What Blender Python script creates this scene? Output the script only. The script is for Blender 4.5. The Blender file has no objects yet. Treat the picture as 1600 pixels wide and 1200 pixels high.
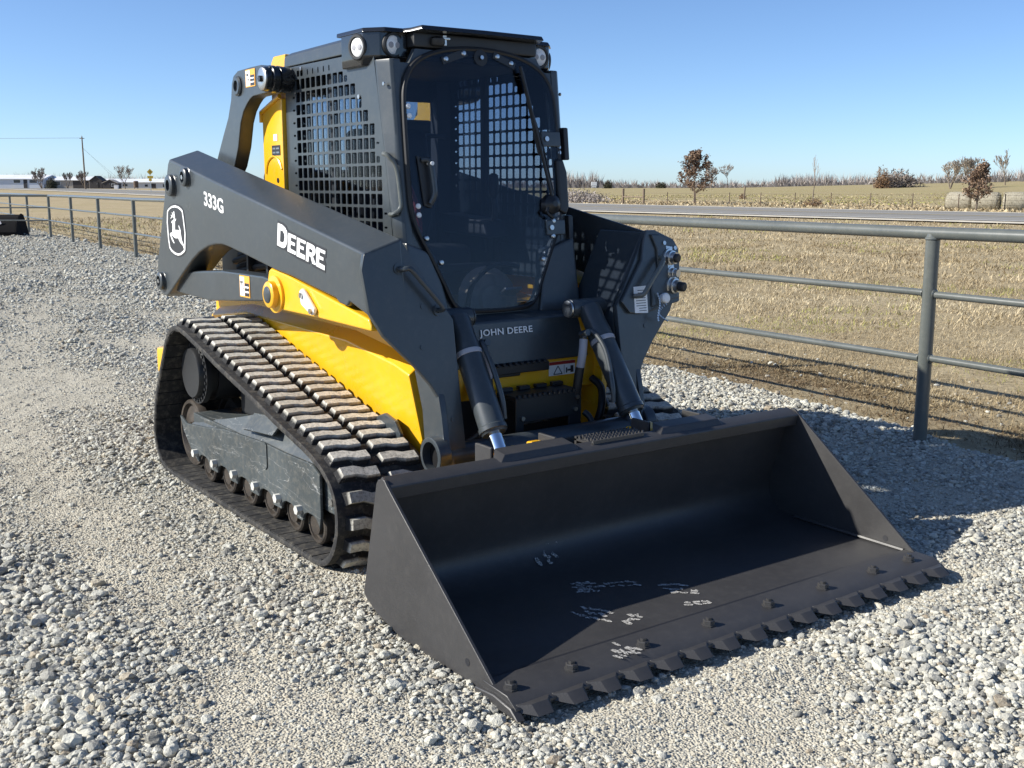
import bpy, bmesh, math, random
import numpy as np
from mathutils import Vector, Matrix

random.seed(7)
rng = np.random.default_rng(11)
SC = bpy.context.scene
COL = SC.collection
RAD = math.radians

# ------------------------------------------------------------------ camera
cam_d = bpy.data.cameras.new('camera')
cam = bpy.data.objects.new('camera', cam_d)
COL.objects.link(cam)
YAW, PITCH = 2.5195, -0.1773
_d = Vector((math.cos(PITCH) * math.cos(YAW), math.cos(PITCH) * math.sin(YAW), math.sin(PITCH)))
_r = Vector((math.sin(YAW), -math.cos(YAW), 0.0))
_u = _r.cross(_d)
CAMP = Vector((4.706, -2.8485, 1.532))
cam.matrix_world = Matrix(((_r.x, _u.x, -_d.x, CAMP.x), (_r.y, _u.y, -_d.y, CAMP.y), (_r.z, _u.z, -_d.z, CAMP.z), (0, 0, 0, 1)))
cam_d.sensor_width = 36.0
cam_d.lens = 36.0 * 1718.4 / 1600.0
cam_d.clip_start = 0.05
cam_d.clip_end = 9000.0
SC.camera = cam

# ------------------------------------------------------------------ sky and sun
SUN_DIR = Vector((-0.402, -0.752, 0.521)).normalized()
SUN_EL = math.asin(SUN_DIR.z)
world = bpy.data.worlds.new('World')
SC.world = world
world.use_nodes = True
wn = world.node_tree
for n in list(wn.nodes):
    wn.nodes.remove(n)
sky = wn.nodes.new('ShaderNodeTexSky')
sky.sky_type = 'NISHITA'
sky.sun_disc = False
sky.sun_elevation = SUN_EL
sky.sun_rotation = math.atan2(SUN_DIR.x, SUN_DIR.y) % (2 * math.pi)
sky.air_density = 0.62
sky.dust_density = 0.3
sky.ozone_density = 5.0
bg = wn.nodes.new('ShaderNodeBackground')
bg.inputs['Strength'].default_value = 0.110
wo = wn.nodes.new('ShaderNodeOutputWorld')
wn.links.new(sky.outputs[0], bg.inputs['Color'])
wn.links.new(bg.outputs[0], wo.inputs['Surface'])

sun_d = bpy.data.lights.new('sun', 'SUN')
sun_d.energy = 5.0
sun_d.angle = RAD(0.53)
sun_d.color = (1.0, 0.955, 0.86)
sun = bpy.data.objects.new('sun', sun_d)
COL.objects.link(sun)
sun.rotation_euler = SUN_DIR.to_track_quat('Z', 'Y').to_euler()
sun.location = (-6, -10, 8)

vs = SC.view_settings
vs.view_transform = 'Standard'
vs.look = 'None'
vs.exposure = 0.65
vs.gamma = 1.0
vs.use_curve_mapping = False
SC.cycles.max_bounces = 8
SC.cycles.transparent_max_bounces = 12
SC.cycles.caustics_reflective = False
SC.cycles.caustics_refractive = False
SC.cycles.use_denoising = True

# ------------------------------------------------------------------ mesh helpers
class MB:
    def __init__(s):
        s.v = []; s.f = []

    def add(s, vs_, fs_):
        o = len(s.v)
        s.v += [tuple(float(c) for c in p) for p in vs_]
        s.f += [tuple(i + o for i in f) for f in fs_]
        return s

    def prism(s, pts, vec):
        n = len(pts); vec = Vector(vec)
        a = [Vector(p) for p in pts]
        return s.loft([a, [p + vec for p in a]])

    def loft(s, rings, cap=True, closed=True):
        n = len(rings[0]); vs_ = []; fs_ = []
        for r in rings:
            vs_ += [tuple(p) for p in r]
        for k in range(len(rings) - 1):
            for i in range(n if closed else n - 1):
                j = (i + 1) % n
                fs_.append((k * n + i, k * n + j, (k + 1) * n + j, (k + 1) * n + i))
        if cap and closed:
            fs_.append(tuple(reversed(range(n))))
            m = (len(rings) - 1) * n
            fs_.append(tuple(range(m, m + n)))
        return s.add(vs_, fs_)

    def box(s, x0, x1, y0, y1, z0, z1):
        return s.prism([(x0, y0, z0), (x1, y0, z0), (x1, y1, z0), (x0, y1, z0)], (0, 0, z1 - z0))

    def obox(s, c, a, b, d):
        c, a, b, d = Vector(c), Vector(a), Vector(b), Vector(d)
        return s.prism([c - a - b - d, c + a - b - d, c + a + b - d, c - a + b - d], d * 2)

    @staticmethod
    def _fr(ax):
        ax = Vector(ax).normalized()
        t = Vector((0, 0, 1)) if abs(ax.z) < 0.9 else Vector((1, 0, 0))
        p = ax.cross(t).normalized()
        return ax, p, ax.cross(p)

    def cyl(s, a, b, r, r2=None, n=20):
        a, b = Vector(a), Vector(b); r2 = r if r2 is None else r2
        ax, p, q = s._fr(b - a)
        C = [(math.cos(2 * math.pi * i / n), math.sin(2 * math.pi * i / n)) for i in range(n)]
        return s.loft([[a + (p * c + q * d_) * r for c, d_ in C], [b + (p * c + q * d_) * r2 for c, d_ in C]])

    def lathe(s, a, b, prof, n=24):
        """prof: list of (t, radius), t measured in metres from a towards b"""
        a, b = Vector(a), Vector(b)
        ax, p, q = s._fr(b - a)
        C = [(math.cos(2 * math.pi * i / n), math.sin(2 * math.pi * i / n)) for i in range(n)]
        return s.loft([[a + ax * t + (p * c + q * d_) * max(r, 1e-4) for c, d_ in C] for t, r in prof])

    def pipe(s, a, b, ro, ri, n=24):
        a, b = Vector(a), Vector(b)
        L = (b - a).length
        ax, p, q = s._fr(b - a)
        C = [(math.cos(2 * math.pi * i / n), math.sin(2 * math.pi * i / n)) for i in range(n)]
        R = [[a + ax * t + (p * c + q * d_) * r for c, d_ in C] for t, r in ((0, ri), (0, ro), (L, ro), (L, ri), (0, ri))]
        return s.loft(R, cap=False)

    def tube(s, path, r, n=8, smooth=0, r2=None):
        P = [Vector(p) for p in path]
        if smooth:
            P = catmull(P, smooth)
        m = len(P); rings = []
        tang = [(P[min(i + 1, m - 1)] - P[max(i - 1, 0)]).normalized() for i in range(m)]
        ax, p, q = s._fr(tang[0])
        for i in range(m):
            t = tang[i]
            p = (p - t * p.dot(t)).normalized(); q = t.cross(p)
            rr = r if r2 is None else r + (r2 - r) * i / (m - 1)
            rings.append([P[i] + (p * math.cos(2 * math.pi * k / n) + q * math.sin(2 * math.pi * k / n)) * rr for k in range(n)])
        return s.loft(rings)

    def build(s, name, mat, parent=None, bevel=0.0, seg=2, angle=35, smooth=True, normals=True):
        me = bpy.data.meshes.new(name)
        me.from_pydata(s.v, [], s.f)
        bm = bmesh.new(); bm.from_mesh(me)
        if normals:
            bmesh.ops.recalc_face_normals(bm, faces=bm.faces)
        if bevel > 0:
            ed = [e for e in bm.edges if len(e.link_faces) == 2 and e.calc_face_angle(0) > RAD(28)]
            if ed:
                bmesh.ops.bevel(bm, geom=ed, offset=bevel, segments=seg, profile=0.5, affect='EDGES', clamp_overlap=True)
        bm.to_mesh(me); bm.free()
        if smooth:
            for p in me.polygons:
                p.use_smooth = True
            me.set_sharp_from_angle(angle=RAD(angle))
        me.materials.append(mat)
        o = link(name, me, parent)
        if bevel > 0 and smooth:
            wm = o.modifiers.new('normals', 'WEIGHTED_NORMAL'); wm.keep_sharp = True
        return o


def catmull(P, k):
    out = []
    n = len(P)
    for i in range(n - 1):
        a, b, c, d_ = P[max(i - 1, 0)], P[i], P[i + 1], P[min(i + 2, n - 1)]
        for j in range(k):
            t = j / k
            out.append(0.5 * ((2 * b) + (c - a) * t + (2 * a - 5 * b + 4 * c - d_) * t * t + (3 * b - a - 3 * c + d_) * t ** 3))
    out.append(P[-1])
    return out


def link(name, data, parent=None):
    o = bpy.data.objects.new(name, data)
    COL.objects.link(o)
    if parent is not None:
        o.parent = parent
    return o


def thing(name, label, cat, loc=(0, 0, 0), rz=0.0, group=None):
    o = link(name, None)
    o.location = loc; o.rotation_euler = (0, 0, rz)
    o.empty_display_size = 0.2
    return tag(o, label, cat, group)


def tag(o, label, cat, group=None):
    o['label'] = label; o['category'] = cat
    if group:
        o['group'] = group
    return o


def struct(o, kind='structure'):
    o['kind'] = kind
    return o


def np_mesh(name, verts, tris, mat, parent=None, smooth=False):
    me = bpy.data.meshes.new(name)
    nv, k = len(verts), tris.shape[1]
    me.vertices.add(nv); me.vertices.foreach_set('co', np.asarray(verts, np.float32).ravel())
    me.loops.add(tris.size); me.loops.foreach_set('vertex_index', np.asarray(tris, np.int32).ravel())
    me.polygons.add(len(tris)); me.polygons.foreach_set('loop_start', np.arange(0, tris.size, k, dtype=np.int32))
    if smooth:
        me.polygons.foreach_set('use_smooth', np.ones(len(tris), bool))
    me.update(calc_edges=True)
    me.materials.append(mat)
    return link(name, me, parent)


# ------------------------------------------------------------------ material helpers
def newmat(name):
    m = bpy.data.materials.new(name)
    m.use_nodes = True
    nt = m.node_tree
    b = nt.nodes.get('Principled BSDF')
    return m, nt, b


def N(nt, t, **kw):
    n = nt.nodes.new(t)
    for k, v in kw.items():
        if k in n.inputs:
            n.inputs[k].default_value = v
        else:
            setattr(n, k, v)
    return n


def ramp(nt, src, stops):
    r = nt.nodes.new('ShaderNodeValToRGB')
    e = r.color_ramp.elements
    while len(e) < len(stops):
        e.new(0.5)
    for i, (p, c) in enumerate(stops):
        e[i].position = p
        e[i].color = (c, c, c, 1) if isinstance(c, (int, float)) else (*c, 1)
    nt.links.new(src, r.inputs[0])
    return r.outputs[0]


def mixc(nt, fac, a, b, mode='MIX'):
    m = nt.nodes.new('ShaderNodeMix'); m.data_type = 'RGBA'; m.blend_type = mode
    for inp, v in ((m.inputs[0], fac), (m.inputs[6], a), (m.inputs[7], b)):
        if isinstance(v, (int, float)):
            inp.default_value = v
        elif isinstance(v, tuple):
            inp.default_value = (*v, 1)
        else:
            nt.links.new(v, inp)
    return m.outputs[2]


def paint(name, col, rough=0.35, metal=0.0, var=0.12, dust=0.0, dustcol=(0.42, 0.37, 0.29), scratch=0.0, bump=0.02, scale=3.0, coat=0.0, fine=220.0, spec=0.5):
    m, nt, b = newmat(name)
    tc = N(nt, 'ShaderNodeTexCoord')
    n1 = N(nt, 'ShaderNodeTexNoise', Scale=scale, Detail=6.0, Roughness=0.6)
    nt.links.new(tc.outputs['Object'], n1.inputs['Vector'])
    lo = tuple(c * (1 - var) for c in col); hi = tuple(min(1, c * (1 + var)) for c in col)
    c = ramp(nt, n1.outputs['Fac'], [(0.3, lo), (0.7, hi)])
    if dust > 0:
        n2 = N(nt, 'ShaderNodeTexNoise', Scale=scale * 9, Detail=8.0, Roughness=0.75)
        nt.links.new(tc.outputs['Object'], n2.inputs['Vector'])
        f = ramp(nt, n2.outputs['Fac'], [(0.48, 0.0), (0.75, dust)])
        c = mixc(nt, f, c, dustcol)
    if scratch > 0:
        mp = N(nt, 'ShaderNodeMapping'); mp.inputs['Scale'].default_value = (1.3, 2.0, 7.0); mp.inputs['Rotation'].default_value = (0.1, 0.18, 0.2)
        nt.links.new(tc.outputs['Object'], mp.inputs['Vector'])
        n3 = N(nt, 'ShaderNodeTexNoise', Scale=2.2, Detail=3.0, Roughness=0.55, Distortion=0.9)
        nt.links.new(mp.outputs[0], n3.inputs['Vector'])
        ad = N(nt, 'ShaderNodeMath', operation='SUBTRACT'); nt.links.new(n3.outputs['Fac'], ad.inputs[0]); ad.inputs[1].default_value = 0.56
        ab = N(nt, 'ShaderNodeMath', operation='ABSOLUTE'); nt.links.new(ad.outputs[0], ab.inputs[0])
        f = ramp(nt, ab.outputs[0], [(0.0, scratch), (0.005, 0.0)])
        c = mixc(nt, f, c, (0.55, 0.55, 0.54))
    nt.links.new(c, b.inputs['Base Color'])
    rr = ramp(nt, n1.outputs['Fac'], [(0.25, max(0.02, rough - 0.07)), (0.75, min(1, rough + 0.08))])
    nt.links.new(rr, b.inputs['Roughness'])
    b.inputs['Metallic'].default_value = metal
    b.inputs['Coat Weight'].default_value = coat
    b.inputs['Coat Roughness'].default_value = 0.12
    b.inputs['Specular IOR Level'].default_value = spec
    if bump > 0:
        n4 = N(nt, 'ShaderNodeTexNoise', Scale=fine, Detail=2.0)
        nt.links.new(tc.outputs['Object'], n4.inputs['Vector'])
        bp = N(nt, 'ShaderNodeBump', Strength=bump * 4, Distance=0.002)
        nt.links.new(n4.outputs['Fac'], bp.inputs['Height'])
        nt.links.new(bp.outputs[0], b.inputs['Normal'])
    return m


M = {}
M['grey'] = paint('grey_paint', (0.041, 0.050, 0.057), 0.33, var=0.08, dust=0.05, bump=0.01, coat=0.15)
M['greydirty'] = paint('scuffed_grey_paint', (0.050, 0.060, 0.064), 0.45, var=0.25, dust=0.22, scratch=0.55, bump=0.04)
M['yellow'] = paint('yellow_paint', (0.80, 0.425, 0.012), 0.30, var=0.07, dust=0.14, bump=0.008, coat=0.3)
M['black'] = paint('black_plastic', (0.018, 0.019, 0.021), 0.45, var=0.15, bump=0.03, fine=400)
M['blackgloss'] = paint('gloss_black', (0.012, 0.013, 0.015), 0.18, var=0.1, bump=0.0, coat=0.5)
M['blackbucket'] = paint('bucket_black_paint', (0.037, 0.036, 0.037), 0.47, var=0.12, dust=0.10, dustcol=(0.17, 0.16, 0.145), bump=0.06, fine=260, spec=0.6)
M['rubber'] = paint('track_rubber', (0.028, 0.028, 0.029), 0.75, var=0.3, dust=0.45, dustcol=(0.25, 0.225, 0.18), bump=0.15, fine=160, spec=0.25)
M['seal'] = paint('rubber_seal', (0.014, 0.014, 0.015), 0.5, var=0.1, bump=0.02)
M['chrome'] = paint('chrome_rod', (0.85, 0.86, 0.88), 0.07, 1.0, var=0.02, bump=0.0)
M['steel'] = paint('bare_steel', (0.55, 0.55, 0.54), 0.32, 1.0, var=0.12, bump=0.03)
M['rust'] = paint('worn_roller_steel', (0.055, 0.047, 0.040), 0.5, 0.35, var=0.5, dust=0.35, dustcol=(0.22, 0.15, 0.09), bump=0.1, scale=10)
M['white'] = paint('white_print', (0.85, 0.85, 0.84), 0.4, var=0.02, bump=0.0)
M['printblack'] = paint('black_print', (0.022, 0.023, 0.028), 0.35, var=0.03, bump=0.0)
M['orange'] = paint('orange_print', (0.85, 0.40, 0.05), 0.4, var=0.03, bump=0.0)
M['red'] = paint('red_print', (0.35, 0.02, 0.02), 0.4, var=0.03, bump=0.0)
M['redbelt'] = paint('red_belt_webbing', (0.28, 0.045, 0.05), 0.7, var=0.15, bump=0.05)
M['interior'] = paint('cab_interior_black', (0.02, 0.021, 0.024), 0.6, var=0.2, bump=0.05)
M['seat'] = paint('seat_fabric', (0.028, 0.028, 0.032), 0.8, var=0.25, bump=0.15, fine=500)
M['brown'] = paint('dusty_floor_mat', (0.46, 0.37, 0.26), 0.85, var=0.35, dust=0.4, bump=0.2, scale=10)
M['fence'] = paint('grey_green_fence_paint', (0.105, 0.115, 0.108), 0.30, var=0.10, dust=0.10, bump=0.02, coat=0.25)
M['zinc'] = paint('zinc_bolt', (0.62, 0.61, 0.57), 0.45, 0.3, var=0.15, bump=0.02)
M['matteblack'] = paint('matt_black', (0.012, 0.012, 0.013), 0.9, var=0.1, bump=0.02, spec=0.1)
M['band'] = paint('pale_hose_wrap', (0.36, 0.36, 0.39), 0.6, var=0.15, bump=0.1)


def lens_mat():
    m, nt, b = newmat('lamp_lens')
    b.inputs['Base Color'].default_value = (0.86, 0.87, 0.87, 1)
    b.inputs['Roughness'].default_value = 0.12
    b.inputs['Coat Weight'].default_value = 0.6
    return m


def glass_mat(name, tint):
    m, nt, b = newmat(name)
    nt.nodes.remove(b)
    out = nt.nodes.get('Material Output')
    tr = N(nt, 'ShaderNodeBsdfTransparent'); tr.inputs[0].default_value = (*tint, 1)
    gl = N(nt, 'ShaderNodeBsdfGlossy'); gl.inputs['Roughness'].default_value = 0.02
    lw = N(nt, 'ShaderNodeLayerWeight', Blend=0.5)
    pw = N(nt, 'ShaderNodeMath', operation='POWER'); nt.links.new(lw.outputs['Facing'], pw.inputs[0]); pw.inputs[1].default_value = 5.0
    fr = N(nt, 'ShaderNodeMath', operation='MULTIPLY_ADD'); nt.links.new(pw.outputs[0], fr.inputs[0]); fr.inputs[1].default_value = 0.9; fr.inputs[2].default_value = 0.024
    mx = N(nt, 'ShaderNodeMixShader')
    nt.links.new(fr.outputs[0], mx.inputs[0]); nt.links.new(tr.outputs[0], mx.inputs[1]); nt.links.new(gl.outputs[0], mx.inputs[2])
    nt.links.new(mx.outputs[0], out.inputs['Surface'])
    return m


def dust_mat():
    m, nt, b = newmat('dry_boot_dust')
    out = nt.nodes.get('Material Output')
    tc = N(nt, 'ShaderNodeTexCoord')
    n = N(nt, 'ShaderNodeTexNoise', Scale=170.0, Detail=4.0, Roughness=0.7); nt.links.new(tc.outputs['Object'], n.inputs['Vector'])
    b.inputs['Base Color'].default_value = (0.50, 0.485, 0.455, 1); b.inputs['Roughness'].default_value = 0.95
    tr = N(nt, 'ShaderNodeBsdfTransparent'); mx = N(nt, 'ShaderNodeMixShader')
    nt.links.new(ramp(nt, n.outputs['Fac'], [(0.40, 0.0), (0.55, 0.9)]), mx.inputs[0])
    nt.links.new(tr.outputs[0], mx.inputs[1]); nt.links.new(b.outputs[0], mx.inputs[2]); nt.links.new(mx.outputs[0], out.inputs['Surface'])
    return m


M['dustmark'] = dust_mat()
M['lens'] = lens_mat()
M['glass'] = glass_mat('door_glass', (0.62, 0.66, 0.73))
M['sideglass'] = glass_mat('side_window_glass', (0.74, 0.77, 0.81))


def tread_mat():
    m, nt, b = newmat('dusty_tread_rubber')
    tc = N(nt, 'ShaderNodeTexCoord')
    sp = N(nt, 'ShaderNodeSeparateXYZ'); nt.links.new(tc.outputs['Object'], sp.inputs[0])
    oi = N(nt, 'ShaderNodeObjectInfo')
    ad = N(nt, 'ShaderNodeVectorMath', operation='ADD')
    nt.links.new(tc.outputs['Object'], ad.inputs[0]); nt.links.new(oi.outputs['Location'], ad.inputs[1])
    n = N(nt, 'ShaderNodeTexNoise', Scale=70.0, Detail=7.0, Roughness=0.75); nt.links.new(ad.outputs[0], n.inputs['Vector'])
    n2 = N(nt, 'ShaderNodeTexNoise', Scale=9.0, Detail=3.0); nt.links.new(ad.outputs[0], n2.inputs['Vector'])
    top = ramp(nt, sp.outputs['Z'], [(0.020, 0.0), (0.031, 1.0)])
    d1 = ramp(nt, n.outputs['Fac'], [(0.30, 0.25), (0.54, 1.0)])
    d2 = ramp(nt, n2.outputs['Fac'], [(0.25, 0.72), (0.50, 1.0)])
    mul = N(nt, 'ShaderNodeMath', operation='MULTIPLY'); nt.links.new(top, mul.inputs[0]); nt.links.new(d1, mul.inputs[1])
    mu2 = N(nt, 'ShaderNodeMath', operation='MULTIPLY'); nt.links.new(mul.outputs[0], mu2.inputs[0]); nt.links.new(d2, mu2.inputs[1])
    spk = ramp(nt, n.outputs['Fac'], [(0.58, 0.0), (0.70, 0.4)])
    mx = N(nt, 'ShaderNodeMath', operation='MAXIMUM'); nt.links.new(mu2.outputs[0], mx.inputs[0]); nt.links.new(spk, mx.inputs[1])
    rnd = ramp(nt, oi.outputs['Random'], [(0.0, (0.47, 0.45, 0.395)), (1.0, (0.63, 0.605, 0.54))])
    c = mixc(nt, mx.outputs[0], (0.026, 0.026, 0.027), rnd)
    nt.links.new(c, b.inputs['Base Color'])
    b.inputs['Roughness'].default_value = 0.85
    b.inputs['Specular IOR Level'].default_value = 0.2
    bp = N(nt, 'ShaderNodeBump', Strength=0.5, Distance=0.004); nt.links.new(n.outputs['Fac'], bp.inputs['Height'])
    nt.links.new(bp.outputs[0], b.inputs['Normal'])
    return m


M['tread'] = tread_mat()


# ------------------------------------------------------------------ value noise for terrain
def _h(ix, iy, s):
    h = (ix.astype(np.int64) * 374761393 + iy.astype(np.int64) * 668265263 + s * 974711) & 0xFFFFFFFF
    h = ((h ^ (h >> 13)) * 1274126177) & 0xFFFFFFFF
    return ((h ^ (h >> 16)) & 0xFFFFFF) / float(0xFFFFFF)


def vn(x, y, s=0):
    x = np.asarray(x, float); y = np.asarray(y, float)
    ix, iy = np.floor(x), np.floor(y)
    fx, fy = x - ix, y - iy
    fx = fx * fx * (3 - 2 * fx); fy = fy * fy * (3 - 2 * fy)
    a, b = _h(ix, iy, s), _h(ix + 1, iy, s)
    c, d_ = _h(ix, iy + 1, s), _h(ix + 1, iy + 1, s)
    return (a * (1 - fx) + b * fx) * (1 - fy) + (c * (1 - fx) + d_ * fx) * fy


def fbm(x, y, s=0, o=4):
    t = 0; a = 0.5; f = 1.0
    for i in range(o):
        t = t + a * vn(x * f, y * f, s + i * 17); a *= 0.5; f *= 2.03
    return t / (1 - 0.5 ** o)


def sstep(a, b, x):
    t = np.clip((x - a) / (b - a), 0, 1)
    return t * t * (3 - 2 * t)


def land(x, y):
    """height of the open land"""
    x = np.asarray(x, float); y = np.asarray(y, float)
    z = 1.22 * sstep(-40, -260, x)
    z = z + 3.0 * np.exp(-(((x + 70) / 85) ** 2 + ((y - 215) / 75) ** 2))
    far = sstep(60, 120, y)
    z = z + far * 0.5 * (fbm(x / 60, y / 60, 5, 3) - 0.5)
    return z


def fence_y(x):
    return 3.062 - 0.079 * np.asarray(x, float)


def gravel_edge(x):
    x = np.asarray(x, float)
    return fence_y(x) + 0.50 - 0.30 * sstep(-2.0, 1.5, x) + 0.5 * (fbm(x * 0.9, x * 0 + 3.3, 21, 3) - 0.5)


def looseness(x, y):
    """1 = loose clean stone, 0 = packed fines"""
    x = np.asarray(x, float); y = np.asarray(y, float)
    n = fbm(x * 0.8 + 5, y * 1.15 + 9, 31, 4)
    base = 0.40 + 1.7 * (n - 0.5)
    # windrow left of the wheel path, packed wheel path, windrow beside the bucket
    base = base + 0.55 * np.exp(-((y + 2.15 - 0.05 * (x - 1.6)) / 0.22) ** 2) * sstep(-3.5, 0.9, x)
    base = base - 0.55 * np.exp(-((y + 1.62 + 0.02 * (x - 1)) / 0.24) ** 2)
    base = base + 0.45 * np.exp(-((y + 1.12) / 0.16) ** 2) * sstep(0.9, 1.6, x)
    base = base + 0.5 * sstep(-0.7, 0.4, y) * sstep(2.2, 2.6, x)
    base = base - 0.45 * np.exp(-(((x - 2.75) / 0.28) ** 2 + ((y + 0.6) / 0.4) ** 2))
    base = base + 0.4 * sstep(1.2, 2.4, y) + 0.4 * sstep(-6, -11, x)
    base = base - 0.35 * np.exp(-((x + 4.6) / 1.4) ** 2) * sstep(1.2, -0.4, y)
    return np.clip(base, 0, 1)


def gravel_z(x, y):
    x = np.asarray(x, float); y = np.asarray(y, float)
    L = looseness(x, y)
    z = 0.035 * (fbm(x * 0.55, y * 0.8, 41, 3) - 0.5) + 0.018 * (fbm(x * 5, y * 5, 43, 3) - 0.5) + 0.012 * (L - 0.5)
    # grouser prints left across the packed strip
    k = np.exp(-((y + 1.3) / 0.5) ** 2) * sstep(-0.6, -1.6, x) * sstep(-8, -5, x)
    z = z + k * 0.0035 * np.sin((x * 0.8 + y * 1.1) * 2 * math.pi / 0.17)
    # keep the ground level where the machine stands
    mach = sstep(1.5, 0.9, np.abs(y)) * sstep(-1.9, -1.3, x) * sstep(2.7, 2.2, x)
    z = z * (1 - mach) - 0.006
    z = z - 0.030 * sstep(1.30, 1.12, np.abs(y)) * sstep(2.12, 2.20, x) * sstep(2.46, 2.30, x)
    z = z - 0.03 * np.exp(-((y - 1.75) / 0.48) ** 2) * sstep(0.4, 1.2, x) * sstep(3.2, 2.4, x)
    z = z - 0.10 * sstep(-0.15, 0.30, y - gravel_edge(x))
    return z

# ================================================================== GROUND
CX, CY = CAMP.x, CAMP.y


def polar_sheet(radii, angs, zf):
    R, A = np.meshgrid(radii, angs, indexing='ij')
    X = CX + R * np.cos(A); Y = CY + R * np.sin(A)
    Z = zf(X, Y)
    V = np.stack([X, Y, Z], -1).reshape(-1, 3)
    nr, na = R.shape
    i = np.arange(nr - 1)[:, None] * na + np.arange(na - 1)[None]
    Q = np.stack([i, i + na, i + na + 1, i + 1], -1).reshape(-1, 4)
    return V, Q, X.ravel(), Y.ravel()


def fan(n_fine, half):
    a = [YAW + (-half + 2 * half * i / n_fine) for i in range(n_fine + 1)]
    m = 70
    rest = 2 * math.pi - 2 * half
    a += [a[-1] + rest * (i + 1) / m for i in range(m)]
    return np.array(a)


def gravel_ground_mat():
    m, nt, b = newmat('gravel_ground')
    tc = N(nt, 'ShaderNodeTexCoord')
    at = N(nt, 'ShaderNodeAttribute', attribute_name='loose')
    vo = N(nt, 'ShaderNodeTexVoronoi', Scale=44.0); nt.links.new(tc.outputs['Object'], vo.inputs['Vector'])
    vo2 = N(nt, 'ShaderNodeTexVoronoi', Scale=105.0); nt.links.new(tc.outputs['Object'], vo2.inputs['Vector'])
    n1 = N(nt, 'ShaderNodeTexNoise', Scale=2.2, Detail=7.0, Roughness=0.65); nt.links.new(tc.outputs['Object'], n1.inputs['Vector'])
    n2 = N(nt, 'ShaderNodeTexNoise', Scale=320.0, Detail=4.0, Roughness=0.7); nt.links.new(tc.outputs['Object'], n2.inputs['Vector'])
    sp = N(nt, 'ShaderNodeSeparateColor'); nt.links.new(vo.outputs['Color'], sp.inputs[0])
    sp2 = N(nt, 'ShaderNodeSeparateColor'); nt.links.new(vo2.outputs['Color'], sp2.inputs[0])
    stone = ramp(nt, sp.outputs[0], [(0.0, (0.13, 0.128, 0.115)), (0.5, (0.27, 0.265, 0.235)), (1.0, (0.44, 0.43, 0.385))])  # darkened under loose stones, painting shade into the gaps between them
    sand = ramp(nt, n1.outputs['Fac'], [(0.3, (0.46, 0.415, 0.315)), (0.6, (0.62, 0.57, 0.45)), (0.8, (0.52, 0.48, 0.385))])
    pebble = ramp(nt, sp2.outputs[0], [(0.0, (0.28, 0.262, 0.215)), (1.0, (0.56, 0.53, 0.45))])
    sand = mixc(nt, 0.5, sand, pebble)
    sand = mixc(nt, ramp(nt, n2.outputs['Fac'], [(0.35, 0.45), (0.55, 0.0)]), sand, (0.33, 0.29, 0.23))
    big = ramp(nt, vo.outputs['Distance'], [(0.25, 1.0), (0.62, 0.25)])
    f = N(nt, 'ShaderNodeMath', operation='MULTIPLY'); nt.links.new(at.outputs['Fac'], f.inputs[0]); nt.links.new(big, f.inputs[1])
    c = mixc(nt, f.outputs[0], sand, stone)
    nt.links.new(c, b.inputs['Base Color'])
    b.inputs['Roughness'].default_value = 0.95
    b.inputs['Specular IOR Level'].default_value = 0.15
    # relief: stones where loose, grit everywhere
    hs = ramp(nt, vo.outputs['Distance'], [(0.0, 1.0), (0.7, 0.0)])
    hm = N(nt, 'ShaderNodeMath', operation='MULTIPLY'); nt.links.new(hs, hm.inputs[0])
    la = N(nt, 'ShaderNodeMath', operation='ADD'); nt.links.new(at.outputs['Fac'], la.inputs[0]); la.inputs[1].default_value = 0.3
    nt.links.new(la.outputs[0], hm.inputs[1])
    h2 = ramp(nt, vo2.outputs['Distance'], [(0.0, 0.45), (0.7, 0.0)])
    a1 = N(nt, 'ShaderNodeMath', operation='ADD'); nt.links.new(hm.outputs[0], a1.inputs[0]); nt.links.new(h2, a1.inputs[1])
    bp = N(nt, 'ShaderNodeBump', Strength=1.0, Distance=0.012); nt.links.new(a1.outputs[0], bp.inputs['Height'])
    nt.links.new(bp.outputs[0], b.inputs['Normal'])
    return m


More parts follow.
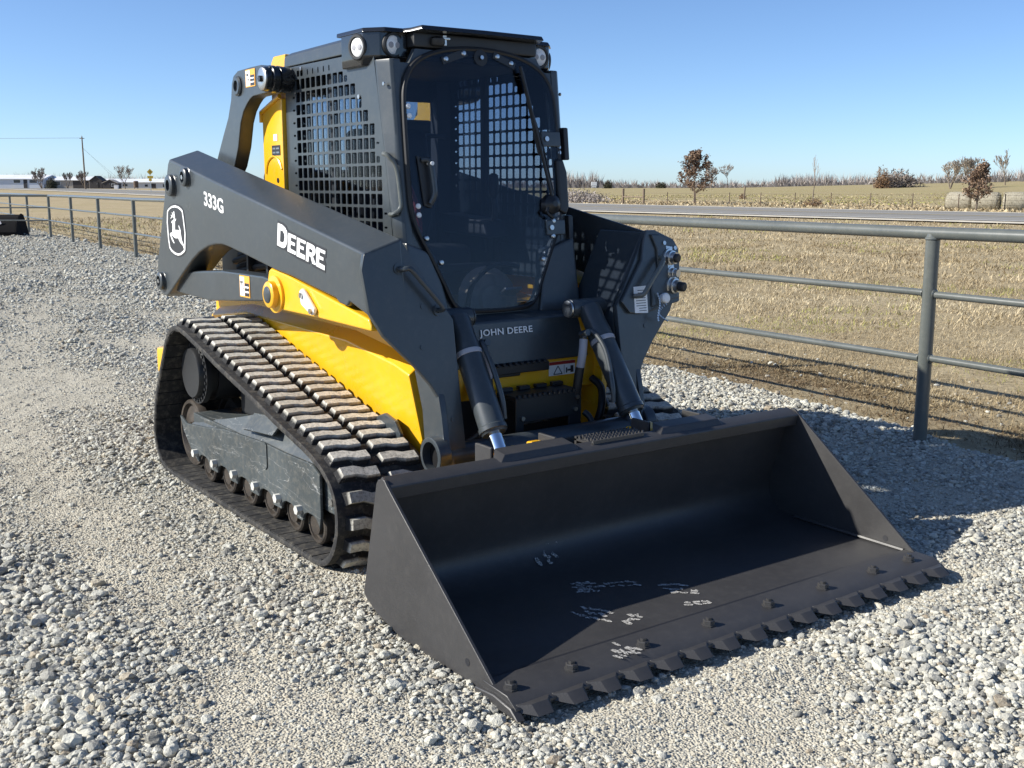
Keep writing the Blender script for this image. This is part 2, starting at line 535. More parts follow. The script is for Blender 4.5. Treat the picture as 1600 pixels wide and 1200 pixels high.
def grass_ground_mat():
    m, nt, b = newmat('dormant_grass_ground')
    tc = N(nt, 'ShaderNodeTexCoord')
    P = tc.outputs['Object']
    n1 = N(nt, 'ShaderNodeTexNoise', Scale=0.35, Detail=8.0, Roughness=0.68); nt.links.new(P, n1.inputs['Vector'])
    n2 = N(nt, 'ShaderNodeTexNoise', Scale=14.0, Detail=8.0, Roughness=0.8); nt.links.new(P, n2.inputs['Vector'])
    n3 = N(nt, 'ShaderNodeTexNoise', Scale=0.05, Detail=5.0, Roughness=0.6); nt.links.new(P, n3.inputs['Vector'])
    n4 = N(nt, 'ShaderNodeTexNoise', Scale=1.6, Detail=6.0, Roughness=0.7); nt.links.new(P, n4.inputs['Vector'])
    dry = ramp(nt, n1.outputs['Fac'], [(0.30, (0.30, 0.235, 0.14)), (0.50, (0.42, 0.34, 0.215)), (0.70, (0.50, 0.42, 0.28))])
    fine = ramp(nt, n2.outputs['Fac'], [(0.36, (0.11, 0.085, 0.05)), (0.50, (0.38, 0.31, 0.19)), (0.64, (0.58, 0.49, 0.33))])
    c = mixc(nt, 0.50, dry, fine)
    c = mixc(nt, ramp(nt, n4.outputs['Fac'], [(0.52, 0.0), (0.72, 0.45)]), c, (0.20, 0.135, 0.07))
    green = ramp(nt, n3.outputs['Fac'], [(0.52, 0.0), (0.70, 0.22)])
    c = mixc(nt, green, c, (0.27, 0.25, 0.08))
    # the far pasture beyond the road is a little greener, the strip along the fence is trodden bare
    sp = N(nt, 'ShaderNodeSeparateXYZ'); nt.links.new(P, sp.inputs[0])
    mr = N(nt, 'ShaderNodeMapRange'); mr.inputs['From Min'].default_value = 72; mr.inputs['From Max'].default_value = 84
    nt.links.new(sp.outputs['Y'], mr.inputs['Value'])
    g2 = N(nt, 'ShaderNodeMath', operation='MULTIPLY'); nt.links.new(mr.outputs[0], g2.inputs[0])
    nt.links.new(ramp(nt, n1.outputs['Fac'], [(0.35, 0.15), (0.65, 0.55)]), g2.inputs[1])
    c = mixc(nt, g2.outputs[0], c, (0.26, 0.235, 0.09))
    at = N(nt, 'ShaderNodeAttribute', attribute_name='bare')
    n5 = N(nt, 'ShaderNodeTexNoise', Scale=38.0, Detail=6.0, Roughness=0.75); nt.links.new(P, n5.inputs['Vector'])
    soil = ramp(nt, n5.outputs['Fac'], [(0.36, (0.075, 0.052, 0.03)), (0.5, (0.24, 0.175, 0.105)), (0.64, (0.46, 0.365, 0.24))])
    bf = N(nt, 'ShaderNodeMath', operation='MULTIPLY'); nt.links.new(at.outputs['Fac'], bf.inputs[0])
    nt.links.new(ramp(nt, n4.outputs['Fac'], [(0.32, 0.35), (0.58, 1.0)]), bf.inputs[1])
    c = mixc(nt, bf.outputs[0], c, soil)
    nt.links.new(c, b.inputs['Base Color'])
    b.inputs['Roughness'].default_value = 1.0
    b.inputs['Specular IOR Level'].default_value = 0.05
    bp = N(nt, 'ShaderNodeBump', Strength=0.9, Distance=0.03); nt.links.new(n2.outputs['Fac'], bp.inputs['Height'])
    nt.links.new(bp.outputs[0], b.inputs['Normal'])
    return m


def add_attr(o, name, vals):
    a = o.data.attributes.new(name, 'FLOAT', 'POINT')
    a.data.foreach_set('value', np.asarray(vals, np.float32))


# the open land reaches the horizon
radii = np.concatenate([[0.4], np.geomspace(1.2, 40, 150), np.geomspace(41.5, 420, 90), np.geomspace(450, 6000, 16)])


def land_near(x, y):
    near = 0.03 * (fbm(x * 0.5, y * 0.5, 3, 3) - 0.5) + 0.02 * (fbm(x * 3, y * 3, 4, 2) - 0.5)
    d_ = np.hypot(x - CX, y - CY)
    z = land(x, y) + near * sstep(60, 20, d_) - 0.028
    # sunk below the gravel yard
    return z - 0.10 * sstep(-0.1, -0.9, y - gravel_edge(x)) * sstep(70, 50, d_)


V, Q, X, Y = polar_sheet(radii, fan(300, RAD(36)), land_near)
M['grassground'] = grass_ground_mat()
field = np_mesh('grass_field', V, Q, M['grassground'], smooth=True)
add_attr(field, 'bare', np.exp(-((Y - gravel_edge(X) - 0.42) / 0.42) ** 2) * (0.15 + 0.85 * sstep(0.42, 0.62, fbm(X * 1.1, Y * 1.1, 77, 4))) * sstep(40, 30, np.hypot(X - CX, Y - CY)))
struct(field)

# gravel yard
radii = np.concatenate([[0.3], np.geomspace(1.2, 12, 330), np.geomspace(12.2, 75, 120)])
V, Q, X, Y = polar_sheet(radii, fan(520, RAD(34)), gravel_z)
M['gravelground'] = gravel_ground_mat()
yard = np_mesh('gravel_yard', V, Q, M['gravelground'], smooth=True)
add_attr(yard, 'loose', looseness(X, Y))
struct(yard)


# loose stones: points + instanced rocks
def stone_mat():
    m, nt, b = newmat('crushed_limestone')
    oi = N(nt, 'ShaderNodeObjectInfo')
    tc = N(nt, 'ShaderNodeTexCoord')
    n = N(nt, 'ShaderNodeTexNoise', Scale=2.5, Detail=5.0, Roughness=0.7); nt.links.new(tc.outputs['Object'], n.inputs['Vector'])
    base = ramp(nt, oi.outputs['Random'], [(0.0, (0.15, 0.149, 0.142)), (0.2, (0.33, 0.328, 0.305)), (0.45, (0.52, 0.515, 0.46)), (0.8, (0.63, 0.62, 0.55)), (0.95, (0.54, 0.485, 0.38)), (1.0, (0.29, 0.23, 0.165))])
    c = mixc(nt, ramp(nt, n.outputs['Fac'], [(0.4, 0.0), (0.7, 0.55)]), base, (0.60, 0.565, 0.455))
    nt.links.new(c, b.inputs['Base Color'])
    b.inputs['Roughness'].default_value = 0.92
    b.inputs['Specular IOR Level'].default_value = 0.2
    bp = N(nt, 'ShaderNodeBump', Strength=0.4, Distance=0.15); nt.links.new(n.outputs['Fac'], bp.inputs['Height'])
    nt.links.new(bp.outputs[0], b.inputs['Normal'])
    return m


M['stone'] = stone_mat()


def stone_points():
    P = []
    half = RAD(33)
    # r pdf: density ~ flat to 5.2 m, then falling
    bands = [(1.6, 5.2, 7600), (5.2, 7.5, 5400), (7.5, 10.5, 3200), (10.5, 15, 1250), (15, 22, 520), (22, 34, 150), (34, 55, 38)]
    for r0, r1, dens in bands:
        hw = RAD(50) if r1 < 8 else half
        n = int(dens * hw * (r1 * r1 - r0 * r0))
        r = np.sqrt(rng.uniform(r0 * r0, r1 * r1, n)); a = YAW + rng.uniform(-hw, hw, n)
        P.append(np.stack([CX + r * np.cos(a), CY + r * np.sin(a), r], -1))
    n0 = sum(len(p) for p in P)
    for r0, r1, dens in [(1.6, 4.2, 5200), (4.2, 6.2, 2600)]:      # grit
        n = int(dens * half * (r1 * r1 - r0 * r0))
        r = np.sqrt(rng.uniform(r0 * r0, r1 * r1, n)); a = YAW + rng.uniform(-half, half, n)
        P.append(np.stack([CX + r * np.cos(a), CY + r * np.sin(a), r], -1))
    P = np.concatenate(P)
    grit = np.arange(len(P)) >= n0
    x, y, r = P.T
    L = np.where(grit, np.maximum(looseness(x, y), 0.5), looseness(x, y))
    e = y - gravel_edge(x)
    keep = rng.random(len(x)) < (0.34 + 0.66 * L) * sstep(0.10, -0.15, e) + 0.02 * np.exp(-(np.maximum(e, 0) / 0.5)) + 0.022 * np.exp(-((e - 1.35) / 0.35) ** 2) * sstep(-6, -2, x)
    under = (x > 1.33) & (x < 2.25) & (np.abs(y) < 1.05)
    belt = (np.abs(np.abs(y) - 0.755) < 0.22) & (x > -1.25) & (x < 0.85)
    keep &= ~under & ~belt
    x, y, r, L, e, grit = x[keep], y[keep], r[keep], L[keep], e[keep], grit[keep]
    n = len(x)
    s = np.exp(rng.normal(math.log(0.0060), 0.46, n)) * (0.52 + 0.66 * L)
    s = np.where(grit, s * 0.36, s)
    s = np.clip(s, 0.0022, 0.024) * np.where(r > 10, 1.25, 1.0) * np.where(r > 16, 1.3, 1.0) * np.where(r > 34, 1.5, 1.0)
    z = gravel_z(x, y)
    z = np.where(e > 0.1, -0.028 + s * 0.2, z + s * (0.22 + 0.75 * rng.random(n) * L))
    return np.stack([x, y, z], -1), s


pts, ssc = stone_points()
me = bpy.data.meshes.new('gravel_stones')
me.vertices.add(len(pts)); me.vertices.foreach_set('co', pts.astype(np.float32).ravel())
a = me.attributes.new('size', 'FLOAT', 'POINT'); a.data.foreach_set('value', ssc.astype(np.float32))
a = me.attributes.new('spin', 'FLOAT_VECTOR', 'POINT')
a.data.foreach_set('vector', (rng.random((len(pts), 3)) * [0.9, 0.9, 6.28] + [-.45, -.45, 0]).astype(np.float32).ravel())
a = me.attributes.new('pick', 'INT', 'POINT'); a.data.foreach_set('value', rng.integers(0, 7, len(pts)).astype(np.int32))
me.materials.append(M['stone'])
stones = link('gravel_stones', me)
struct(stones, 'stuff')
stones['label'] = 'loose pale grey crushed limestone scattered over the yard'


def stones_nodes():
    g = bpy.data.node_groups.new('stones', 'GeometryNodeTree')
    g.interface.new_socket('Geometry', in_out='INPUT', socket_type='NodeSocketGeometry')
    g.interface.new_socket('Geometry', in_out='OUTPUT', socket_type='NodeSocketGeometry')
    gi = g.nodes.new('NodeGroupInput'); go = g.nodes.new('NodeGroupOutput')
    join = g.nodes.new('GeometryNodeJoinGeometry')
    rr = random.Random(5)
    for k in range(7):
        ico = g.nodes.new('GeometryNodeMeshIcoSphere'); ico.inputs['Radius'].default_value = 1.0; ico.inputs['Subdivisions'].default_value = 2
        sp = g.nodes.new('GeometryNodeSetPosition')
        no = g.nodes.new('ShaderNodeTexNoise'); no.noise_dimensions = '4D'
        no.inputs['W'].default_value = k * 7.3; no.inputs['Scale'].default_value = 0.85; no.inputs['Detail'].default_value = 1.5
        pos = g.nodes.new('GeometryNodeInputPosition')
        g.links.new(pos.outputs[0], no.inputs['Vector'])
        sub = g.nodes.new('ShaderNodeVectorMath'); sub.operation = 'SUBTRACT'; sub.inputs[1].default_value = (0.5, 0.5, 0.5)
        g.links.new(no.outputs['Color'], sub.inputs[0])
        sc = g.nodes.new('ShaderNodeVectorMath'); sc.operation = 'SCALE'; sc.inputs['Scale'].default_value = 1.45
        g.links.new(sub.outputs[0], sc.inputs[0])
        g.links.new(ico.outputs['Mesh'], sp.inputs['Geometry']); g.links.new(sc.outputs[0], sp.inputs['Offset'])
        tr = g.nodes.new('GeometryNodeTransform')
        tr.inputs['Scale'].default_value = (rr.uniform(1.0, 1.5), rr.uniform(0.75, 1.1), rr.uniform(0.5, 0.85))
        g.links.new(sp.outputs[0], tr.inputs['Geometry'])
        sm = g.nodes.new('GeometryNodeSetMaterial'); sm.inputs['Material'].default_value = M['stone']
        g.links.new(tr.outputs[0], sm.inputs['Geometry'])
        ss = g.nodes.new('GeometryNodeSetShadeSmooth'); ss.inputs['Shade Smooth'].default_value = False
        g.links.new(sm.outputs[0], ss.inputs[0])
        gti = g.nodes.new('GeometryNodeGeometryToInstance')
        g.links.new(ss.outputs[0], gti.inputs[0])
        g.links.new(gti.outputs[0], join.inputs[0])
    iop = g.nodes.new('GeometryNodeInstanceOnPoints')
    iop.inputs['Pick Instance'].default_value = True

    def attr(n, t):
        q = g.nodes.new('GeometryNodeInputNamedAttribute'); q.data_type = t; q.inputs['Name'].default_value = n
        return q.outputs[0]
    m2p = g.nodes.new('GeometryNodeMeshToPoints')
    g.links.new(gi.outputs[0], m2p.inputs['Mesh'])
    g.links.new(m2p.outputs[0], iop.inputs['Points'])
    g.links.new(join.outputs[0], iop.inputs['Instance'])
    g.links.new(attr('pick', 'INT'), iop.inputs['Instance Index'])
    g.links.new(attr('spin', 'FLOAT_VECTOR'), iop.inputs['Rotation'])
    g.links.new(attr('size', 'FLOAT'), iop.inputs['Scale'])
    g.links.new(iop.outputs[0], go.inputs[0])
    return g


md = stones.modifiers.new('stones', 'NODES'); md.node_group = stones_nodes()


# grass: one sheet of short dead blades on the field side of the fence
def blade_mat():
    m, nt, b = newmat('dead_grass_blades')
    at = N(nt, 'ShaderNodeAttribute', attribute_name='tone')
    c = ramp(nt, at.outputs['Fac'], [(0.0, (0.13, 0.09, 0.05)), (0.35, (0.36, 0.285, 0.17)), (0.7, (0.53, 0.44, 0.285)), (0.9, (0.60, 0.525, 0.37)), (1.0, (0.34, 0.33, 0.10))])
    nt.links.new(c, b.inputs['Base Color'])
    b.inputs['Roughness'].default_value = 0.8; b.inputs['Specular IOR Level'].default_value = 0.15
    return m


M['blade'] = blade_mat()


def grass():
    half = RAD(33); P = []
    for r0, r1, dens in [(4.5, 9, 4500), (9, 13, 2200), (13, 20, 800), (20, 34, 270), (34, 60, 55)]:
        hw = RAD(46) if r1 < 10 else half
        n = int(dens * hw * (r1 * r1 - r0 * r0))
        r = np.sqrt(rng.uniform(r0 * r0, r1 * r1, n)); a = YAW + rng.uniform(-hw, hw, n)
        P.append(np.stack([CX + r * np.cos(a), CY + r * np.sin(a), r], -1))
    xs = rng.uniform(-14, 3.2, 90000); ys = gravel_edge(xs) + 0.03 + 1.5 * rng.random(90000) ** 1.2     # trodden strip
    P.append(np.stack([xs, ys, np.hypot(xs - CX, ys - CY)], -1))
    P = np.concatenate(P); x, y, r = P.T
    e = y - gravel_edge(x)
    dens = (0.35 + 0.65 * sstep(0.1, 1.0, e)) * sstep(-0.05, 0.15, e) * (0.12 + 0.88 * sstep(0.38, 0.58, fbm(x * 1.6, y * 1.6, 51, 4)))
    keep = (rng.random(len(x)) < dens + 0.12 * sstep(-0.05, 0.15, e)) & (y < 40)
    x, y, r = x[keep], y[keep], r[keep]; n = len(x)
    k = np.where(r > 13, 1.9, 1.0) * np.where(r > 20, 1.7, 1.0) * np.where(r > 34, 1.6, 1.0)
    z = land_near(x, y)
    ln = rng.uniform(0.018, 0.060, n) * k ** 0.6 * (0.7 + 0.7 * fbm(x * 2.2, y * 2.2, 57, 3)); w = rng.uniform(0.0018, 0.0040, n) * k
    az = rng.uniform(0, 6.283, n); el = RAD(8) + RAD(62) * rng.random(n) ** 1.4
    dx, dy, dz = np.cos(az) * np.cos(el), np.sin(az) * np.cos(el), np.sin(el)
    a2 = az + rng.uniform(0.9, 2.2, n)
    px, py = np.cos(a2), np.sin(a2)
    B = np.stack([x, y, z - 0.003], -1)
    side = np.stack([px * w, py * w, np.zeros(n)], -1)
    tip = B + np.stack([dx * ln, dy * ln, dz * ln], -1)
    # curled dead leaves and thatch along the trodden strip
    lit = (rng.random(n) < 0.10) & (np.abs(y - gravel_edge(x) - 0.6) < 0.9) & (r < 14)
    side[lit] *= 3.2; tip[lit, 2] = B[lit, 2] + 0.012 + 0.014 * rng.random(lit.sum())
    B[lit, 2] += 0.008
    V = np.stack([B - side, B + side, tip], 1).reshape(-1, 3)
    T = np.arange(3 * n).reshape(-1, 3)
    o = np_mesh('dry_grass', V, T, M['blade'])
    tone = np.clip(0.44 - 0.22 * np.exp(-((y - gravel_edge(x) - .4) / .5) ** 2) + 0.9 * (fbm(x * 0.6, y * 0.6, 61, 3) - 0.5) + rng.normal(0, 0.14, n), 0, 0.93)
    grn = (fbm(x * 0.5, y * 0.5, 63, 3) > 0.60) & (rng.random(n) < 0.35)
    tone = np.where(grn, 1.0, tone)
    add_attr(o, 'tone', np.repeat(tone, 3))
    struct(o, 'stuff'); o['label'] = 'short dormant tan grass beyond the pipe fence'
    return n


grass()


# county road beyond the field: asphalt with painted edge lines and gravel shoulders
def asphalt_mat():
    m, nt, b = newmat('road_asphalt')
    tc = N(nt, 'ShaderNodeTexCoord')
    n = N(nt, 'ShaderNodeTexNoise', Scale=1.2, Detail=8.0, Roughness=0.7); nt.links.new(tc.outputs['Object'], n.inputs['Vector'])
    mp = N(nt, 'ShaderNodeMapping'); mp.inputs['Scale'].default_value = (0.02, 0.9, 1)
    nt.links.new(tc.outputs['Object'], mp.inputs['Vector'])
    n2 = N(nt, 'ShaderNodeTexNoise', Scale=1.0, Detail=3.0); nt.links.new(mp.outputs[0], n2.inputs['Vector'])
    c = mixc(nt, 0.5, ramp(nt, n.outputs['Fac'], [(0.3, (0.19, 0.185, 0.175)), (0.7, (0.27, 0.262, 0.245))]), ramp(nt, n2.outputs['Fac'], [(0.35, (0.17, 0.165, 0.155)), (0.65, (0.34, 0.33, 0.31))]))
    nt.links.new(c, b.inputs['Base Color']); b.inputs['Roughness'].default_value = 1.0; b.inputs['Specular IOR Level'].default_value = 0.05
    return m


def strip(name, y0, y1, dz, mat, kind='structure'):
    xs = np.concatenate([np.arange(-420, -60, 6.0), np.arange(-60, 60, 3.0)])
    ys = np.linspace(y0, y1, max(2, int((y1 - y0) / 3) + 1))
    Xs, Ys = np.meshgrid(xs, ys, indexing='ij')
    wob = 0.25 * (fbm(Xs * 0.2, Ys * 0 + 1.7, 91, 3) - 0.5) if 'shoulder' in name else 0
    Z = land(Xs, Ys) + dz
    V = np.stack([Xs, Ys + wob, Z], -1).reshape(-1, 3)
    na = len(ys); i = np.arange(len(xs) - 1)[:, None] * na + np.arange(na - 1)[None]
    Q = np.stack([i, i + na, i + na + 1, i + 1], -1).reshape(-1, 4)
    o = np_mesh(name, V, Q, mat, smooth=True)
    return struct(o, kind)


M['asphalt'] = asphalt_mat()
M['shoulder'] = paint('pale_shoulder_gravel', (0.60, 0.54, 0.43), 0.95, var=0.2, bump=0.1, scale=1.5, fine=6)
M['roadline'] = paint('road_line_paint', (0.72, 0.71, 0.68), 0.7, var=0.12, bump=0.02, scale=2)
strip('road_shoulder', 40.9, 58.7, 0.035, M['shoulder'])
strip('road', 42.9, 57.2, 0.055, M['asphalt'])
strip('road_edge_line', 43.25, 43.55, 0.062, M['roadline'])
strip('road_edge_line', 56.5, 56.75, 0.062, M['roadline'])
M['yline'] = paint('yellow_line_paint', (0.55, 0.40, 0.06), 0.7, var=0.15, bump=0.02, scale=2)
strip('road_centre_line', 50.0, 50.2, 0.062, M['yline'])

# ================================================================== COMPACT TRACK LOADER (x forward, y left, z up)
LOADER = thing('track_loader', 'yellow and dark grey compact track loader with wide black bucket lowered on the gravel', 'track loader')


def xz(poly, y):
    return [(p[0], y, p[1]) for p in poly]


# ------------------------------------------------------------------ tracks
TRK = [(-1.30, .18), (-1.27, .33), (-1.20, .47), (-1.10, .62), (-1.03, .72), (-.95, .785), (-.86, .806), (-.76, .795), (-.636, .766),
       (-.485, .73), (-.309, .684), (-.087, .632), (.106, .587), (.319, .532), (.50, .49), (.658, .452), (.78, .407), (.865, .345),
       (.90, .255), (.885, .15), (.82, .06), (.72, .022), (.5, .02), (0, .02), (-.5, .02), (-1.0, .02), (-1.15, .03), (-1.25, .08)]


def closed_path(P, n):
    m = len(P); out = []
    for i in range(m):
        a, b, c, d_ = [np.array(P[(i + k - 1) % m], float) for k in range(4)]
        for j in range(16):
            t = j / 16
            out.append(0.5 * ((2 * b) + (c - a) * t + (2 * a - 5 * b + 4 * c - d_) * t * t + (3 * b - a - 3 * c + d_) * t ** 3))
    out = np.array(out + [out[0]])
    s = np.concatenate([[0], np.cumsum(np.linalg.norm(np.diff(out, axis=0), axis=1))])
    q = np.linspace(0, s[-1], n, endpoint=False)
    return np.stack([np.interp(q, s, out[:, 0]), np.interp(q, s, out[:, 1])], -1), s[-1], s, out


_, PER, S_, O_ = closed_path(TRK, 10)
NLUG = int(round(PER / 0.086))
PITCH_ = PER / NLUG


def at_s(q):
    q = q % PER
    p = np.array([np.interp(q, S_, O_[:, 0]), np.interp(q, S_, O_[:, 1])])
    e = 0.012
    p1 = np.array([np.interp((q + e) % PER, S_, O_[:, 0]), np.interp((q + e) % PER, S_, O_[:, 1])])
    p0 = np.array([np.interp((q - e) % PER, S_, O_[:, 0]), np.interp((q - e) % PER, S_, O_[:, 1])])
    t = (p1 - p0) / np.linalg.norm(p1 - p0)
    return p, t, np.array([-t[1], t[0]])


def lug_mesh():
    b = MB()
    secs = []
    H, LB, LT = 0.036, 0.030, 0.0215
    for y, off, end in ((0.0, 0.0, 1), (0.016, 0.0, 0), (0.075, 0.0, 0), (0.115, 0.017, 0), (0.172, 0.017, 0), (0.186, 0.017, 1)):
        h = 0.004 if end else H
        lt = LB - 0.004 if end else LT
        secs.append([(off - LB, y, 0), (off + LB, y, 0), (off + lt, y, h), (off - lt, y, h)])
    b.loft(secs)
    me = bpy.data.meshes.new('tread_block')
    me.from_pydata(b.v, [], b.f)
    bm = bmesh.new(); bm.from_mesh(me); bmesh.ops.recalc_face_normals(bm, faces=bm.faces)
    bm.to_mesh(me); bm.free()
    me.materials.append(M['tread'])
    return me


LUG = lug_mesh()
TH = 0.024
for s in (-1, 1):
    ye, yi = s * 0.98, s * 0.53
    belt = MB()
    pl, *_ = closed_path(TRK, 240)
    rings = []
    for k in range(240):
        p, t, nrm = at_s(PER * k / 240)
        o = p + nrm * TH
        # a slightly rounded edge on the belt
        rings.append([(p[0], ye, p[1]), (p[0] + nrm[0] * TH * .5, ye + s * .004, p[1] + nrm[1] * TH * .5), (o[0], ye, o[1]), (o[0], yi, o[1]), (p[0], yi, p[1])])
    belt.loft(rings + [rings[0]], cap=False)
    track = belt.build('track', M['rubber'], LOADER, angle=50)
    track['label'] = 'dusty black rubber track with staggered tread blocks'
    # grouser bars moulded on the inner face of the belt, and middle bridges between the two rows
    ribs, mid = MB(), MB()
    for k in range(NLUG):
        p, t, nrm = at_s(PITCH_ * (k + 0.5))
        T3 = Vector((t[0], 0, t[1])); N3 = Vector((nrm[0], 0, nrm[1])); Y3 = Vector((0, 1, 0))
        c = Vector((p[0], s * 0.905, p[1])) - N3 * 0.003
        ribs.obox(c, T3 * 0.0395, Y3 * 0.072, N3 * 0.0025)
        c = Vector((p[0], s * 0.755, p[1])) - N3 * 0.02
        ribs.obox(c, T3 * 0.02, Y3 * 0.012, N3 * 0.022)
        c = Vector((p[0], s * 0.755, p[1])) + N3 * (TH + 0.008)
        mid.obox(c, T3 * 0.018, Y3 * 0.026, N3 * 0.010)
    struct(ribs.build('guide_lugs', M['rubber'], track, smooth=False), 'stuff')
    struct(mid.build('centre_bridges', M['rubber'], track, bevel=0.004, seg=1), 'stuff')
    for row, (yo, ph) in enumerate(((0.034, 0.0), (0.238, 0.5))):
        for k in range(NLUG):
            p, t, nrm = at_s(PITCH_ * (k + ph))
            o = p + nrm * (TH - 0.002)
            T3 = Vector((t[0], 0, t[1])) * (1 if s < 0 else -1)
            N3 = Vector((nrm[0], 0, nrm[1])); Y3 = Vector((0, -s, 0))
            ob = link('tread_block', LUG, track)
            ob.matrix_world = Matrix(((T3.x, Y3.x, N3.x, o[0]), (T3.y, Y3.y, N3.y, s * (0.98 - yo)), (T3.z, Y3.z, N3.z, o[1]), (0, 0, 0, 1)))

    # track frame with rollers
    RX = [-.70, -.43, -.17, .09, .34, .56]
    bot = []
    for xr in reversed(RX):
        bot += [(xr + .088, .118), (xr + .080, .140), (xr + .062, .158), (xr + .03, .168), (xr - .02, .168), (xr - .05, .158), (xr - .066, .140), (xr - .075, .118)]
    side = [(-1.03, .33), (-.93, .30), (-.64, .33), (-.39, .365), (.08, .39), (.31, .387), (.59, .393), (.665, .36), (.665, .18)] + bot + [(-.865, .16), (-.98, .25)]
    fr = MB().prism(xz(side, s * .93), (0, -s * .016, 0))
    fr.prism([(-.9, s * .916, .30), (.60, s * .916, .388), (.60, s * .86, .45), (.3, s * .85, .475), (-.15, s * .85, .475), (-.45, s * .86, .40), (-.9, s * .88, .32)], (0, -s * .2, -.03))
    fr.box(-.9, .6, s * .90, s * .62, .20, .36)
    frame = fr.build('track_frame', M['greydirty'], LOADER, bevel=.006)
    MB().prism(xz([(-.02, .27), (.12, .27), (.135, .285), (.135, .385), (.12, .395), (-.02, .375)], s * .9315), (0, s * .004, 0)).build('access_cover', M['greydirty'], frame, bevel=.0015)
    MB().obox((.0, s * .885, .452), (.17, 0, .015), (0, s * -.03, .035), (0, s * .004, .004)).build('cover_plate', M['greydirty'], frame, bevel=.002)
    for xr in RX:
        rl = MB()
        for yy in (.900, .60):
            rl.lathe((xr, s * yy, .118), (xr, s * (yy - .05), .118), [(.012, .02), (.014, .066), (0, .070), (0, .080), (.006, .088), (.045, .088), (.05, .080), (.05, .03)], 28)
        rl.cyl((xr, s * .906, .118), (xr, s * .56, .118), .045)
        rl.build('roller', M['rust'], frame)
        bo = MB().cyl((xr - .088, s * .93, .168), (xr - .088, s * .955, .168), .021, n=6)
        bo.build('bolt', M['zinc'], frame)
    for (xi, zi, ri, nm) in ((-1.02, .225, .18, 'rear_idler'), (.655, .245, .19, 'front_idler')):
        w = MB()
        for yy in (.87, .66):
            w.lathe((xi, s * yy, zi), (xi, s * (yy - .05), zi), [(0, .05), (.005, .09), (.02, ri - .03), (0, ri - .02), (0, ri - .004), (.006, ri), (.044, ri), (.05, ri - .01), (.05, .05)], 36)
        w.cyl((xi, s * .88, zi), (xi, s * .58, zi), .06)
        w.build('idler_wheel', M['rust'], frame)
    MB().box(.60, .78, s * .90, s * .84, .20, .33).box(.70, .80, s * .91, s * .89, .22, .31).build('tension_block', M['greydirty'], frame, bevel=.008)
    MB().cyl((.76, s * .91, .265), (.76, s * .93, .265), .018, n=6).build('bolt', M['steel'], frame)
    # drive motor and sprocket
    sp = MB().lathe((-.93, s * .895, .565), (-.93, s * .55, .565), [(0, .10), (.0, .128), (.01, .135), (.10, .135), (.10, .155), (.34, .155)], 40)
    sprk = sp.build('drive_motor', M['black'], LOADER, angle=40)
    tr_ = MB()
    for k in range(26):
        an = 2 * math.pi * k / 26
        c = Vector((-.93 + .148 * math.cos(an), s * .872, .565 + .148 * math.sin(an)))
        tr_.cyl(c, c + Vector((0, -s * .03, 0)), .0095, n=6)
    tr_.lathe((-.93, s * .865, .565), (-.93, s * .83, .565), [(0, .11), (0, .165), (.03, .165), (.03, .11)], 40)
    tr_.build('bolt_ring', M['black'], sprk)
    MB().box(-.75, -.15, s * .70, s * .50, .36, .62).build('motor_guard', M['black'], LOADER, bevel=.02)

